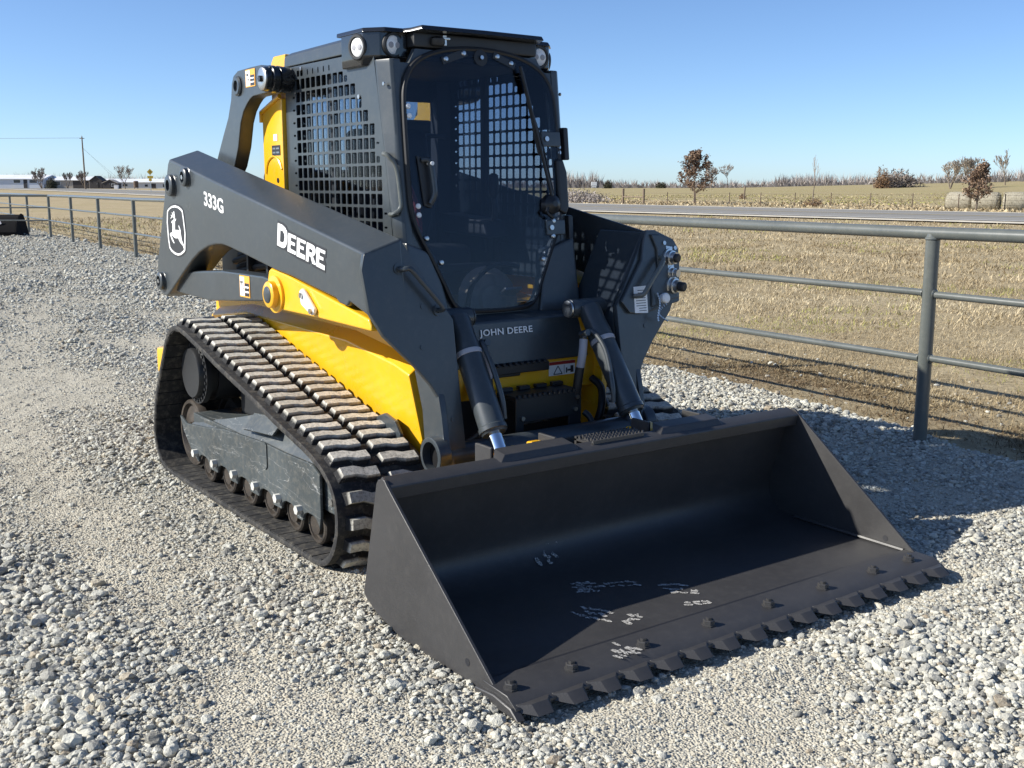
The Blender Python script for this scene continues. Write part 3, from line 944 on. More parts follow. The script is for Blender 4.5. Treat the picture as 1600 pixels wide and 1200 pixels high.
# ------------------------------------------------------------------ chassis
ch = MB()
body = [(-1.57, .40), (-1.57, 1.0), (.10, 1.0), (.60, .95), (.72, .757), (.72, .60), (.50, .575), (.50, .30), (.3, .25), (-1.3, .25)]
ch.prism(xz(body, -.50), (0, 1.0, 0))
chassis = ch.build('chassis', M['yellow'], LOADER, bevel=.012)
chassis['label'] = 'glossy yellow chassis body'
for s in (-1, 1):
    # side wall, leaning slightly outward, with a ledge towards the fender
    a = [(-1.50, .42), (-1.50, .80), (-1.0, .86), (.20, .84), (.64, .785), (.765, .755), (.785, .47), (.70, .33), (-1.2, .33)]
    b = MB().loft([[(p[0], s * (.555 - .05 * (p[1] < .5)), p[1]) for p in a], [(p[0], s * .49, p[1] + .05 * (p[1] > .7)) for p in a]])
    b.build('side_wall', M['yellow'], chassis, bevel=.010)
    fb = [(-.094, .992), (-.092, 1.11), (-.075, 1.155), (-.05, 1.165), (.10, 1.15), (.88, 1.02), (.90, .99), (.90, .972), (.44, .980), (-.02, .982)]
    fx = MB().prism(xz(fb, s * .80), (0, -s * .26, 0)).build('fender', M['yellow'], chassis, bevel=.018, seg=3)
    st = MB().prism([(-.9, s * .50, .985), (.62, s * .50, .985), (.80, s * .53, .86), (.2, s * .575, .852), (-1.0, s * .575, .86)], (0, 0, -.02))
    # round boss and lifting ear on the fender
    MB().lathe((.005, s * .80, 1.05), (.005, s * .845, 1.05), [(0, .085), (.012, .085), (.016, .062), (.040, .060), (.045, .054)], 32).build('pivot_boss', M['yellow'], chassis, angle=40)
    MB().lathe((.005, s * .842, 1.05), (.005, s * .852, 1.05), [(0, .04), (.006, .038), (.01, .03)], 24).build('pivot_pin', M['grey'], chassis)
    ear = [(.285, 1.085), (.31, 1.10), (.335, 1.09), (.43, 1.02), (.425, 1.0), (.40, .99), (.30, 1.03)]
    MB().prism(xz(ear, s * .802), (0, s * .018, 0)).build('tie_down_plate', M['white'], chassis, bevel=.006)
    for q in ((.315, 1.07), (.405, 1.01)):
        MB().cyl((q[0], s * .819, q[1]), (q[0], s * .829, q[1]), .013, n=8).build('bolt', M['steel'], chassis)
    # rear upright tower, close behind the cab
    tw = [(-.80, 1.0), (-.795, 1.90), (-.76, 1.925), (-.60, 1.965), (-.55, 1.968), (-.55, 1.0)]
    MB().prism(xz(tw, s * .495), (0, -s * .09, 0)).build('tower', M['yellow'], chassis, bevel=.008)
    tw2 = [(-.735, 1.85), (-.725, 2.15), (-.69, 2.182), (-.548, 2.182), (-.548, 1.85)]
    MB().prism(xz(tw2, s * .468), (0, -s * .07, 0)).build('tower_top', M['yellow'], chassis, bevel=.008)
    MB().tube([(-.80, s * .497, 1.86), (-.795, s * .499, 1.91), (-.56, s * .499, 1.978)], .011, 8).build('tower_rim', M['yellow'], chassis)
    MB().tube([(-.76, s * .497, 1.60), (-.735, s * .497, 1.655), (-.67, s * .497, 1.685), (-.60, s * .497, 1.665), (-.565, s * .497, 1.62)], .006, 6, smooth=4).build('weld_bead', M['yellow'], chassis)
    MB().cyl((-.62, s * .494, 1.565), (-.62, s * .4975, 1.565), .013, n=12).build('bolt_hole', M['printblack'], chassis)
    pl_ = MB().prism(xz([(-.68, 1.69), (-.58, 1.69), (-.58, 1.74), (-.68, 1.74)], s * .496), (0, s * .0015, 0)).build('serial_plate', M['printblack'], chassis)
    for k in range(4):
        MB().box(-.67 + .045 * (k % 2), -.635 + .045 * (k % 2), s * .498, s * .4985, 1.700 + .02 * (k // 2), 1.708 + .02 * (k // 2)).build('print_line', M['steel'], pl_)
    MB().prism(xz([(-.655, 1.762), (-.61, 1.762), (-.61, 1.795), (-.655, 1.795)], s * .496), (0, s * .0015, 0)).build('small_decal', M['white'], chassis)
    # yellow wing of the rear bumper
    MB().prism([(-1.66, s * .45, .46), (-1.64, s * .82, .47), (-1.55, s * .87, .48), (-1.40, s * .87, .50), (-1.36, s * .6, .46)], (0, 0, .15)).build('rear_bumper', M['yellow'], chassis, bevel=.02)
# hood and tail of the engine bay
MB().prism([(-1.62, -.42, 1.0), (-1.62, .42, 1.0), (-1.60, .42, 1.36), (-1.60, -.42, 1.36)], (1.05, 0, .0)).box(-1.55, -.62, -.40, .40, 1.34, 1.44).build('engine_hood', M['grey'], LOADER, bevel=.04, seg=3)
for s in (-1, 1):
    MB().box(-1.45, -.02, s * .50, s * .43, .99, 1.33).build('engine_side_panel', M['black'], LOADER, bevel=.02)
    MB().prism(xz([(.50, .46), (.53, .545), (.60, .57), (.69, .55), (.735, .50), (.73, .45), (.60, .42)], s * .585), (0, -s * .02, 0)).build('track_guard', M['grey'], LOADER, bevel=.006)
MB().box(-1.1, -.56, -.38, .38, 1.40, 1.62).build('air_intake_box', M['black'], LOADER, bevel=.03)

# front of the chassis: nose, steps, cross tube
nose = MB().loft([[(.60, -.43, .968), (.60, .43, .968), (.705, .40, .945), (.705, -.40, .945)],
                  [(.60, -.45, .76), (.60, .45, .76), (.735, .45, .745), (.735, -.45, .745)]])
nose_o = nose.build('nose_panel', M['grey'], LOADER, bevel=.012, seg=3)
nose_o['label'] = 'dark grey nose panel below the door with white lettering'
for s in (-1, 1):
    MB().loft([[(.58, s * .30, 1.24), (.60, s * .46, 1.30), (.50, s * .47, 1.30), (.50, s * .30, 1.24)],
               [(.62, s * .24, .955), (.66, s * .46, .955), (.55, s * .47, .955), (.55, s * .25, .955)]]).build('cab_corner', M['grey'], LOADER, bevel=.015)
up = MB().box(.722, .752, -.145, .20, .705, .748).box(.722, .734, -.165, .05, .690, .715)
for k in range(9):
    up.box(.735, .762, -.10 + k * .033, -.085 + k * .033, .742, .757)
up.build('step_pad', M['black'], nose_o, bevel=.004, seg=1)
lo = MB().box(.76, .905, -.105, .265, .612, .632).box(.897, .909, -.105, .262, .515, .628).box(.897, .909, .19, .262, .45, .52).box(.897, .909, -.105, -.06, .44, .52)
for k in range(13):
    lo.box(.895, .914, -.095 + k * .028, -.080 + k * .028, .622, .640)
for k in range(5):
    lo.box(.75, .78, -.18 + k * .095, -.12 + k * .095, .632, .65)
lower = lo.build('lower_step', M['black'], LOADER, bevel=.003, seg=1)
for (yy, zz) in ((.235, .60), (.225, .545), (-.07, .535)):
    MB().cyl((.908, yy, zz), (.918, yy, zz), .010, n=8).build('bolt', M['steel'], lower)
MB().cyl((.86, -.05, .505), (.86, .17, .515), .012).build('hydraulic_tube', M['steel'], lower)
MB().box(.50, .60, -.50, .50, .30, .60).build('front_bulkhead', M['black'], LOADER, bevel=.01)
MB().cyl((.985, -.52, .44), (.985, .52, .44), .055, n=28).build('cross_tube', M['grey'], LOADER)
# step decal
de = MB().box(.7215, .7235, .218, .372, .668, .733).build('warning_decal', M['white'], LOADER)
MB().box(.724, .7248, .219, .371, .718, .7325).build('decal_header', M['red'], de)
tri = MB()
for a, b in (((.245, .674), (.270, .712)), ((.270, .712), (.295, .674)), ((.295, .674), (.245, .674))):
    tri.tube([(.7245, *a), (.7245, *b)], .0022, 4)
tri.box(.7238, .7248, .306, .3075, .672, .714).box(.7238, .7248, .318, .325, .676, .700).box(.7238, .7248, .327, .345, .684, .692).box(.7238, .7248, .345, .362, .676, .708)
tri.build('decal_symbols', M['printblack'], de)

# ------------------------------------------------------------------ loader arms
ARM = [(-1.345, 1.655), (-1.318, 1.679), (.888, 1.277), (.930, 1.032), (.917, 1.032), (.754, 1.078), (.73, 1.058), (.663, 1.065), (.63, 1.083),
       (.206, 1.145), (.037, 1.162), (-.331, 1.217), (-.531, 1.244), (-.60, 1.250), (-.693, 1.247), (-.80, 1.232), (-.927, 1.197), (-1.04, 1.15), (-1.156, 1.091),
       (-1.27, 1.03), (-1.358, .983), (-1.43, .945), (-1.486, .922), (-1.54, .926), (-1.59, .945), (-1.602, .957), (-1.612, 1.02), (-1.610, 1.107)]
FRONT = [(.817, 1.278), (.835, 1.215), (.82, 1.048), (.767, .955), (.645, .832), (.575, .745), (.540, .680), (.525, .60), (.525, .50), (.505, .39), (.47, .20), (.40, .20), (.44, .45), (.440, 1.0), (.60, 1.245), (.648, 1.328)]
BADGE_OUT = [(-1.2811, 1.4437), (-1.2174, 1.4416), (-1.1606, 1.4296), (-1.1301, 1.4118), (-1.1185, 1.3798), (-1.1053, 1.3043), (-1.1178, 1.2106), (-1.1271, 1.1875), (-1.1674, 1.1684), (-1.2285, 1.1553), (-1.2798, 1.1556), (-1.3385, 1.1687), (-1.3879, 1.1899), (-1.4004, 1.2217), (-1.4101, 1.324), (-1.4019, 1.4001), (-1.3768, 1.4179), (-1.3299, 1.4359)]
BADGE_RIM_O = [(-1.2568, 1.4346), (-1.2025, 1.4291), (-1.1583, 1.417), (-1.1376, 1.4061), (-1.1257, 1.36), (-1.1116, 1.29), (-1.1279, 1.1988), (-1.148, 1.1865), (-1.2008, 1.1696), (-1.2485, 1.1638), (-1.3036, 1.1689), (-1.3538, 1.1826), (-1.382, 1.1989), (-1.396, 1.2483), (-1.4032, 1.3388), (-1.3885, 1.4003), (-1.3642, 1.4138), (-1.3137, 1.4289)]
BADGE_RIM_I = [(-1.2586, 1.4231), (-1.2124, 1.4199), (-1.168, 1.4084), (-1.1503, 1.3989), (-1.1398, 1.3596), (-1.1257, 1.2895), (-1.1437, 1.2038), (-1.1637, 1.1929), (-1.2078, 1.1793), (-1.2468, 1.1746), (-1.2976, 1.1794), (-1.3435, 1.1919), (-1.3679, 1.204), (-1.3808, 1.2488), (-1.388, 1.3392), (-1.3739, 1.3977), (-1.3517, 1.4096), (-1.3064, 1.4204)]
DEER = [(-1.2852, 1.4021), (-1.2732, 1.4018), (-1.269, 1.3852), (-1.2656, 1.3739), (-1.2677, 1.3609), (-1.2453, 1.3623), (-1.2571, 1.3526), (-1.2681, 1.348), (-1.2754, 1.3018), (-1.2394, 1.3024), (-1.2059, 1.2997), (-1.2077, 1.3096), (-1.2169, 1.3265), (-1.2084, 1.3273), (-1.1917, 1.3101), (-1.1829, 1.2962), (-1.1882, 1.2889), (-1.1789, 1.2678), (-1.1757, 1.2508), (-1.1573, 1.2345), (-1.1415, 1.2181), (-1.1374, 1.2012), (-1.1474, 1.2013), (-1.1595, 1.2202), (-1.1952, 1.2329), (-1.2183, 1.2478), (-1.2293, 1.2588), (-1.2724, 1.2564), (-1.3041, 1.2633), (-1.3236, 1.2713), (-1.3326, 1.2696), (-1.3203, 1.254), (-1.2938, 1.2304), (-1.3046, 1.2276), (-1.331, 1.242), (-1.3497, 1.2617), (-1.3632, 1.2758), (-1.3505, 1.2835), (-1.3193, 1.2874), (-1.3131, 1.3093), (-1.3115, 1.3354), (-1.3281, 1.3402), (-1.3199, 1.3482), (-1.2891, 1.3561), (-1.2832, 1.3606), (-1.287, 1.3691), (-1.3077, 1.3695), (-1.3353, 1.3602), (-1.3373, 1.3642), (-1.3187, 1.3713), (-1.3284, 1.3812), (-1.3212, 1.3828), (-1.3084, 1.3758), (-1.2999, 1.3803), (-1.3122, 1.3953), (-1.3034, 1.3961), (-1.2885, 1.3814), (-1.2821, 1.3836)]
LT_D = [(0.0897, 1.3746), (0.1358, 1.3676), (0.1657, 1.3557), (0.1839, 1.34), (0.1864, 1.3169), (0.1797, 1.2911), (0.1642, 1.273), (0.1438, 1.2658), (0.1213, 1.2676), (0.0733, 1.2762)]
LT_D_in = [(0.1156, 1.3444), (0.1418, 1.3398), (0.1548, 1.3275), (0.1564, 1.3135), (0.1494, 1.2969), (0.1346, 1.2898), (0.1065, 1.2941)]
LT_E1 = [(0.1973, 1.3347), (0.2767, 1.322), (0.2746, 1.3087), (0.2235, 1.3171), (0.2193, 1.2997), (0.2624, 1.2922), (0.2592, 1.2794), (0.2164, 1.2857), (0.2121, 1.267), (0.2676, 1.2557), (0.2637, 1.2417), (0.1821, 1.254)]
LT_E2 = [(0.2862, 1.3183), (0.37, 1.3044), (0.3664, 1.2919), (0.3142, 1.3007), (0.3103, 1.285), (0.3497, 1.2788), (0.3471, 1.2657), (0.3083, 1.2724), (0.3052, 1.254), (0.3591, 1.2441), (0.3545, 1.2257), (0.2742, 1.2376)]
LT_R = [(0.3813, 1.302), (0.4314, 1.2935), (0.4539, 1.2866), (0.4631, 1.2737), (0.4605, 1.258), (0.4486, 1.2486), (0.4355, 1.2446), (0.4621, 1.2102), (0.4458, 1.2104), (0.4281, 1.2139), (0.4147, 1.2413), (0.3958, 1.2448), (0.3907, 1.2186), (0.3648, 1.2222)]
LT_R_in = [(0.4044, 1.2767), (0.4222, 1.2737), (0.4346, 1.268), (0.4331, 1.2612), (0.4211, 1.2588), (0.4013, 1.2626)]
LT_E3 = [(0.474, 1.2853), (0.5543, 1.2713), (0.551, 1.2585), (0.5014, 1.2666), (0.4982, 1.2499), (0.5347, 1.2436), (0.5329, 1.2312), (0.4948, 1.2371), (0.4922, 1.2208), (0.5453, 1.2105), (0.5426, 1.1917), (0.4633, 1.2058)]
LT_BACK = [(0.0873, 1.3858), (0.145, 1.376), (0.1748, 1.3641), (0.1901, 1.3472), (0.287, 1.3285), (0.3707, 1.3135), (0.4321, 1.3035), (0.4671, 1.295), (0.5633, 1.2804), (0.5583, 1.2431), (0.5433, 1.239), (0.5543, 1.2187), (0.5468, 1.1809), (0.495, 1.1888), (0.4246, 1.2003), (0.4134, 1.2244), (0.3967, 1.2088), (0.3629, 1.2114), (0.2733, 1.2261), (0.1788, 1.248), (0.1487, 1.2571), (0.1148, 1.2591), (0.0652, 1.2699)]


def FP(y, z, off=0.0):
    return Vector((.885 + .17 * (1.3 - z) + off, y, z))


FN = Vector((1, 0, .17)).normalized()
for s in (-1, 1):
    inner = []
    for i, p in enumerate(ARM):
        inner.append((p[0], s * .65, p[1] + (.054 if i < 3 else 0)))
    am = MB().loft([xz(ARM, s * .816), inner])
    arm = am.build('loader_arm', M['grey'], LOADER, bevel=.010, seg=3)
    arm['label'] = 'dark grey loader arm with white lettering and round badge' if s < 0 else 'dark grey loader arm on the fence side'
    for (px, pz, ro, ri, bolt) in ((-1.285, 1.540, .058, .030, 0), (-1.052, 1.582, .048, .0, 1), (-1.527, 1.007, .050, .0, 1)):
        MB().lathe((px, s * .814, pz), (px, s * .85, pz), [(0, ro + .006), (.004, ro), (.024, ro), (.030, ro - .008), (.030, max(ri, .03)), (.012, max(ri, .028)), (.012, .004)], 32).build('pivot_pin', M['grey'], arm, angle=40)
        if bolt:
            MB().cyl((px, s * .826, pz), (px, s * .846, pz), .013, n=6).build('bolt', M['steel'], arm)
        else:
            MB().cyl((px, s * .826, pz), (px, s * .829, pz), .028, n=20).build('pin_hole', M['printblack'], arm)
    # wide front plate with web and pivot tube
    fpl = MB().loft([[FP(s * y, z) for y, z in FRONT], [FP(s * y, z) - FN * .026 for y, z in FRONT]])
    fo = fpl.build('front_plate', M['grey'], arm, bevel=.005)
    web = [(.80, .78), (.93, .80), (.985, .71), (1.01, .62), (1.03, .50), (1.09, .37), (1.10, .20), (.93, .22), (.88, .42), (.86, .62)]
    MB().prism(xz(web, s * .548), (0, -s * .03, 0)).build('leg_web', M['grey'], arm, bevel=.004)
    MB().pipe((.985, s * .590, .455), (.985, s * .53, .455), .080, .060, 36).build('pivot_tube', M['grey'], arm, bevel=.006, angle=45)
    MB().cyl((.985, s * .553, .455), (.985, s * .54, .455), .0605, n=28).build('bore_shade_disc', M['matteblack'], arm)  # black disc stands in for the shade inside the open tube
    # inner gusset between arm and leg
    gus = [[(.865, s * .648, 1.325), (.875, s * .62, 1.24), (.905, s * .445, 1.015), (.93, s * .44, .80), (.80, s * .44, .78), (.60, s * .47, .96), (.59, s * .49, 1.05), (.62, s * .60, 1.33)]]
    gus.append([(p[0], p[1] + s * .02, p[2]) for p in gus[0]])
    MB().loft(gus).build('inner_gusset', M['grey'], arm, bevel=.004)
    # bent grab handle on the plate
    if s < 0:
        hp = [FP(-.675, 1.213, .0), FP(-.668, 1.213, .035), FP(-.640, 1.212, .045), FP(-.59, 1.155, .045), FP(-.520, 1.072, .045), FP(-.508, 1.050, .042), FP(-.512, 1.040, .0)]
        MB().tube(hp, .011, 10, smooth=3).build('grab_handle', M['steel'] if 0 else M['grey'], arm)
        for q in ((-.675, 1.213), (-.512, 1.040)):
            c = FP(*q)
            MB().cyl(c, c + FN * .008, .022, n=16).build('handle_foot', M['grey'], arm)
    for q in ((.58, 1.06), (.60, .90), (.49, .60), (.53, .55)):
        c = FP(s * q[0], q[1])
        MB().cyl(c - FN * .001, c + FN * .0035, .010, n=12).build('plug', M['grey'], arm)

    # rear links
    lk = [(-.455, 1.985), (-.425, 2.05), (-.443, 2.105), (-.55, 2.121), (-.679, 2.121), (-.84, 2.116), (-.90, 2.095), (-.925, 2.06), (-.945, 1.98), (-.995, 1.89), (-1.076, 1.80), (-1.167, 1.693), (-1.36, 1.48), (-1.28, 1.40),
          (-1.02, 1.57), (-.937, 1.638), (-.873, 1.735), (-.828, 1.855), (-.785, 1.91), (-.735, 1.945), (-.69, 1.968), (-.653, 1.978)]
    lo_ = MB().prism(xz(lk, s * .60), (0, -s * .075, 0)).build('upper_link', M['grey'], arm, bevel=.006)
    MB().lathe((-.835, s * .596, 2.04), (-.835, s * .62, 2.04), [(0, .05), (.012, .05), (.02, .042), (.02, .028), (.006, .026), (.006, .002)], 28).build('pivot_pin', M['grey'], arm)
    MB().cyl((-.835, s * .6025, 2.04), (-.835, s * .6035, 2.04), .027, n=20).build('pin_hole', M['printblack'], arm)
    MB().lathe((-.475, s * .485, 2.048), (-.475, s * .65, 2.048), [(0, .062), (.06, .066), (.065, .056), (.075, .056), (.08, .066), (.10, .066), (.105, .056), (.115, .060), (.135, .058), (.138, .05)], 32).build('pin_hub', M['blackgloss'], arm, angle=30)
    MB().lathe((-.475, s * .620, 2.048), (-.475, s * .63, 2.048), [(0, .054), (.006, .054), (.009, .048), (.009, .02)], 28).build('hub_washer', M['steel'], arm)
    MB().cyl((-.475, s * .627, 2.048), (-.475, s * .642, 2.048), .016, n=6).build('bolt', M['printblack'], arm)
    ll = [(.02, 1.0), (.02, 1.10), (-.19, 1.120), (-.70, 1.115), (-1.0, 1.095), (-1.55, 1.05), (-1.55, .955), (-.9, .943), (-.2, 1.0)]
    MB().prism(xz(ll, s * .785), (0, -s * .10, 0)).build('lower_link', M['grey'], arm, bevel=.012)
    for (cx_, cz_, sx, sz, yy) in ((-.40, 1.055, .125, .105, .7865), (-.671, 2.068, .12, .085, .6015)):
        d0 = MB().box(cx_ - sx / 2, cx_ + sx / 2, s * yy, s * (yy + .0012), cz_ - sz / 2, cz_ + sz / 2).build('safety_decal', M['orange'], arm)
        MB().box(cx_ - sx * .45, cx_ - sx * .02, s * (yy + .001), s * (yy + .002), cz_ - sz * .44, cz_ + sz * .44).build('decal_panel', M['white'], d0)
        MB().box(cx_ + sx * .02, cx_ + sx * .44, s * (yy + .001), s * (yy + .002), cz_ - sz * .44, cz_ + sz * .16).build('decal_panel', M['printblack'], d0)
        ln = MB()
        for k in range(2):
            ln.box(cx_ + sx * .04, cx_ + sx * .42, s * (yy + .002), s * (yy + .0028), cz_ - sz * (.06 + .22 * k), cz_ + sz * (.02 - .22 * k))
        ln.build('decal_text', M['white'], d0)
        pc = MB().tube([(cx_ - sx * .36, s * (yy + .0022), cz_ + sz * .25), (cx_ - sx * .28, s * (yy + .0022), cz_ - sz * .02), (cx_ - sx * .10, s * (yy + .0022), cz_ - sz * .12)], .0035, 5)
        pc.cyl((cx_ - sx * .22, s * (yy + .0018), cz_ + sz * .2), (cx_ - sx * .22, s * (yy + .0028), cz_ + sz * .2), .008, n=10)
        pc.build('decal_symbol', M['printblack'], d0)
    # hoses under the arm
    if s < 0:
        hs = MB()
        for k, (y_, z_) in enumerate(((-.60, 1.20), (-.58, 1.165), (-.57, 1.23), (-.60, 1.135))):
            hs.tube([(-.98, y_, z_ - .06), (-.6, y_, z_), (-.2, y_ + .02, z_ + .01), (.3, y_ + .03, z_ - .03)], .018, 8, smooth=5)
        hs.build('hydraulic_hoses', M['seal'], arm)
        cl = MB()
        for x_ in (-.72, -.47, -.12):
            cl.box(x_ - .012, x_ + .012, -.64, -.54, 1.10, 1.26)
        cl.build('hose_clamps', M['black'], arm, bevel=.003)

        # --- lettering and badge on the outer face
        def flat(name, poly, y, mat, par, th=.0012):
            return MB().prism(xz(poly, y), (0, -th, 0)).build(name, mat, par, smooth=False)
        bd = flat('badge', BADGE_OUT, -.816, M['printblack'], arm)
        rim = MB().loft([xz(BADGE_RIM_O, -.8172), xz(BADGE_RIM_O, -.8184), xz(BADGE_RIM_I, -.8184), xz(BADGE_RIM_I, -.8172)], cap=False).build('badge_rim', M['white'], bd, smooth=False)
        flat('leaping_deer', DEER, -.8172, M['white'], bd)
        bk = flat('lettering', LT_BACK, -.816, M['printblack'], arm)
        for nm in (LT_D, LT_E1, LT_E2, LT_R, LT_E3):
            flat('letter', nm, -.8172, M['white'], bk)
        for nm in (LT_D_in, LT_R_in):
            flat('letter_counter', nm, -.8185, M['printblack'], bk, .0006)


def text(name, body, mat, parent, origin, xdir, ydir, size, width=None, offset=0.0, spacing=1.0):
    cu = bpy.data.curves.new(name, 'FONT')
    cu.body = body; cu.size = size; cu.extrude = 0.0006; cu.offset = offset; cu.space_character = spacing
    cu.resolution_u = 3
    tmp = bpy.data.objects.new('tmp_text', cu); COL.objects.link(tmp)
    bpy.context.view_layer.update()
    me = bpy.data.meshes.new_from_object(tmp.evaluated_get(bpy.context.evaluated_depsgraph_get()))
    bpy.data.objects.remove(tmp); bpy.data.curves.remove(cu)
    me.name = name
    co = np.zeros(len(me.vertices) * 3); me.vertices.foreach_get('co', co); co = co.reshape(-1, 3)
    w = co[:, 0].max() - co[:, 0].min(); k = (width / w) if width else 1.0
    X, Y_ = Vector(xdir).normalized(), Vector(ydir).normalized(); Z_ = Vector(xdir).cross(Vector(ydir)).normalized(); O = Vector(origin)
    for v, c in zip(me.vertices, co):
        v.co = O + X * ((c[0] - co[:, 0].min()) * k) + Y_ * float(c[1]) + Z_ * float(c[2])
    me.materials.clear(); me.materials.append(mat)
    return link(name, me, parent)


arms = [o for o in LOADER.children if o.name.startswith('loader_arm')]
text('model_number', '333G', M['white'], arms[0], (-.815, -.8168, 1.443), (.2655, 0, -.040), (.012, 0, 1), .096, .262, .0022)
text('nose_lettering', 'JOHN DEERE', M['white'], nose_o, (.7205, -.165, .884), (0, 1, 0), (-.15, 0, 1), .040, .29, .0006, 1.05)

# coupler bracket on the far arm plate
br = [(.643, 1.335), (.70, 1.335), (.812, 1.290), (.838, 1.25), (.842, 1.20), (.815, 1.0), (.577, .957), (.50, .965), (.455, 1.02), (.52, 1.10), (.60, 1.2), (.62, 1.28)]
brk = MB().loft([[FP(y, z, .002) for y, z in br], [FP(y, z, .020) for y, z in br]]).build('coupler_bracket', M['grey'], LOADER, bevel=.006)
rb = [(.66, 1.318), (.72, 1.315), (.80, 1.278), (.815, 1.23), (.80, 1.02), (.63, .985), (.64, 1.10), (.69, 1.16), (.69, 1.25)]
MB().loft([[FP(y, z, .018) for y, z in rb], [FP(y, z, .034) for y, z in rb]]).build('coupler_plate', M['grey'], brk, bevel=.008)
for (y, z, r_, l_) in ((.762, 1.208, .034, .062), (.768, 1.138, .022, .04), (.766, 1.078, .036, .078)):
    c = FP(y, z, .02); dirn = Vector((.95, .18, -.05)).normalized()
    MB().lathe(c, c + dirn, [(0, r_ + .008), (.012, r_ + .008), (.014, r_), (.03, r_), (.032, r_ * .8), (.05, r_ * .8)], 24).build('hydraulic_coupler', M['steel'], brk, angle=30)
    if l_ > .06:
        MB().lathe(c, c + dirn, [(.045, r_ * .62), (l_, r_ * .62), (l_ + .004, r_ * .45)], 20).build('coupler_cap', M['black'], brk, angle=30)
MB().loft([[FP(y, z, .032) for y, z in ((.745, 1.262), (.785, 1.256), (.782, 1.05), (.745, 1.05))], [FP(y, z, .036) for y, z in ((.745, 1.262), (.785, 1.256), (.782, 1.05), (.745, 1.05))]]).build('coupler_mount', M['steel'], brk)
MB().tube([FP(.705, 1.208, .02), FP(.70, 1.205, .055), FP(.68, 1.18, .065), FP(.60, 1.10, .065), FP(.555, 1.05, .06), FP(.535, 1.04, .02)], .0115, 10, smooth=3).build('grab_handle', M['fence'], brk)
c = FP(.700, 1.022, .034)
MB().lathe(c, c + FN, [(0, .024), (.02, .024), (.026, .018), (.028, .005)], 20).build('white_cap', M['white'], brk)
chn = MB()
for k in range(12):
    t = k / 11
    chn.cyl(FP(.70 - .05 * math.sin(t * 3.1), 1.0 - .075 * t, .045), FP(.703 - .05 * math.sin(t * 3.1), .992 - .075 * t, .048), .004, n=6)
    chn.cyl(FP(.655 + .01 * math.sin(t * 5), 1.05 - .12 * t, .045), FP(.655 + .01 * math.sin(t * 5), 1.042 - .12 * t, .047), .004, n=6)
chn.build('cap_chain', M['steel'], brk)
dcl = MB().loft([[FP(y, z, .0205) for y, z in ((.533, 1.082), (.614, 1.084), (.608, .960), (.528, .964))], [FP(y, z, .0215) for y, z in ((.533, 1.082), (.614, 1.084), (.608, .960), (.528, .964))]]).build('instruction_decal', M['white'], brk)
ln = MB()
for k in range(9):
    z = 1.066 - k * .0115
    y0 = .555 if k in (0, 1, 7, 8) else .540
    ln.loft([[FP(y0, z, .0218), FP(.600, z, .0218), FP(.600, z - .003, .0218), FP(y0, z - .003, .0218)], [FP(y0, z, .0222), FP(.600, z, .0222), FP(.600, z - .003, .0222), FP(y0, z - .003, .0222)]])
ln.build('decal_text', M['printblack'], dcl)
for q in ((.735, 1.275), (.80, 1.25)):
    c = FP(q[0], q[1], .034)
    MB().cyl(c, c + FN * .006, .010, n=10).build('bolt', M['steel'], brk)

# ------------------------------------------------------------------ tilt cylinders
for s in (-1, 1):
    A = Vector((.835, s * .357, .992)); B_ = Vector((1.132, s * .373, .547)); E_ = Vector((1.235, s * .376, .392))
    ax = (B_ - A).normalized()
    L_ = (B_ - A).length
    cy = MB().lathe(A, B_, [(0, .046), (.02, .052), (.10, .052), (.13, .056), (L_ - .035, .056), (L_ - .03, .060), (L_ - .012, .060), (L_ - .01, .055), (L_, .050)], 32).build('tilt_cylinder', M['grey'], LOADER, angle=30)
    MB().cyl(B_ - ax * .02, E_, .0295, n=24).build('cylinder_rod', M['chrome'], cy)
    m_ = A + ax * .165
    MB().lathe(m_, m_ + ax, [(0, .0565), (.002, .0585), (.020, .0585), (.022, .0565)], 32).build('clamp_band', M['white'] if 0 else M['band'], cy)
    # top pin
    MB().lathe((.80, s * .27, .985), (.80, s * .46, .985), [(0, .035), (.004, .043), (.19, .043)], 24).build('cylinder_pin', M['grey'], cy)
    MB().lathe((.80, s * .268, .985), (.80, s * .258, .985), [(0, .040), (.006, .038), (.008, .032)], 24).build('pin_cap', M['steel'] if s > 0 else M['grey'], cy)
    # steel feed tube and fabric wrapped hose on the inner side
    p0 = A + ax * .14 + Vector((.02, -s * .062, .02))
    p1 = A + ax * .24 + Vector((.045, -s * .055, .03)); p2 = A + ax * .38 + Vector((.03, -s * .07, .01)); p3 = B_ - ax * .07 + Vector((0, -s * .075, -.01))
    MB().tube([p0 + Vector((-.02, -s * .03, -.03)), p0, p1, p2, p3], .0115, 10, smooth=5).build('feed_tube', M['grey'], cy)
    h0 = A + ax * .15 + Vector((-.01, -s * .09, -.01))
    MB().tube([h0, h0 + Vector((.01, -s * .015, -.07)), h0 + Vector((.0, -s * .02, -.13))], .019, 12, smooth=4).build('hose_sleeve', M['band'], cy)
    MB().tube([h0 + Vector((.0, -s * .02, -.125)), h0 + Vector((-.01, -s * .03, -.24)), h0 + Vector((-.04, -s * .02, -.36)), h0 + Vector((-.10, s * .02, -.42))], .021, 12, smooth=5).build('hydraulic_hose', M['seal'], cy)
    MB().cyl(h0 + Vector((-.02, 0, .02)), h0 + Vector((.03, 0, .035)), .016, n=6).build('hose_fitting', M['grey'], cy)
    MB().box(1.165, 1.215, s * .43, s * .455, .40, .50).box(1.165, 1.215, s * .30, s * .325, .40, .50).build('rod_clevis', M['yellow'], cy, bevel=.008)
MB().tube([(.93, .26, .53), (.96, .275, .50), (.985, .272, .42), (.96, .26, .33)], .014, 10, smooth=5).build('brake_hose', M['seal'], LOADER)
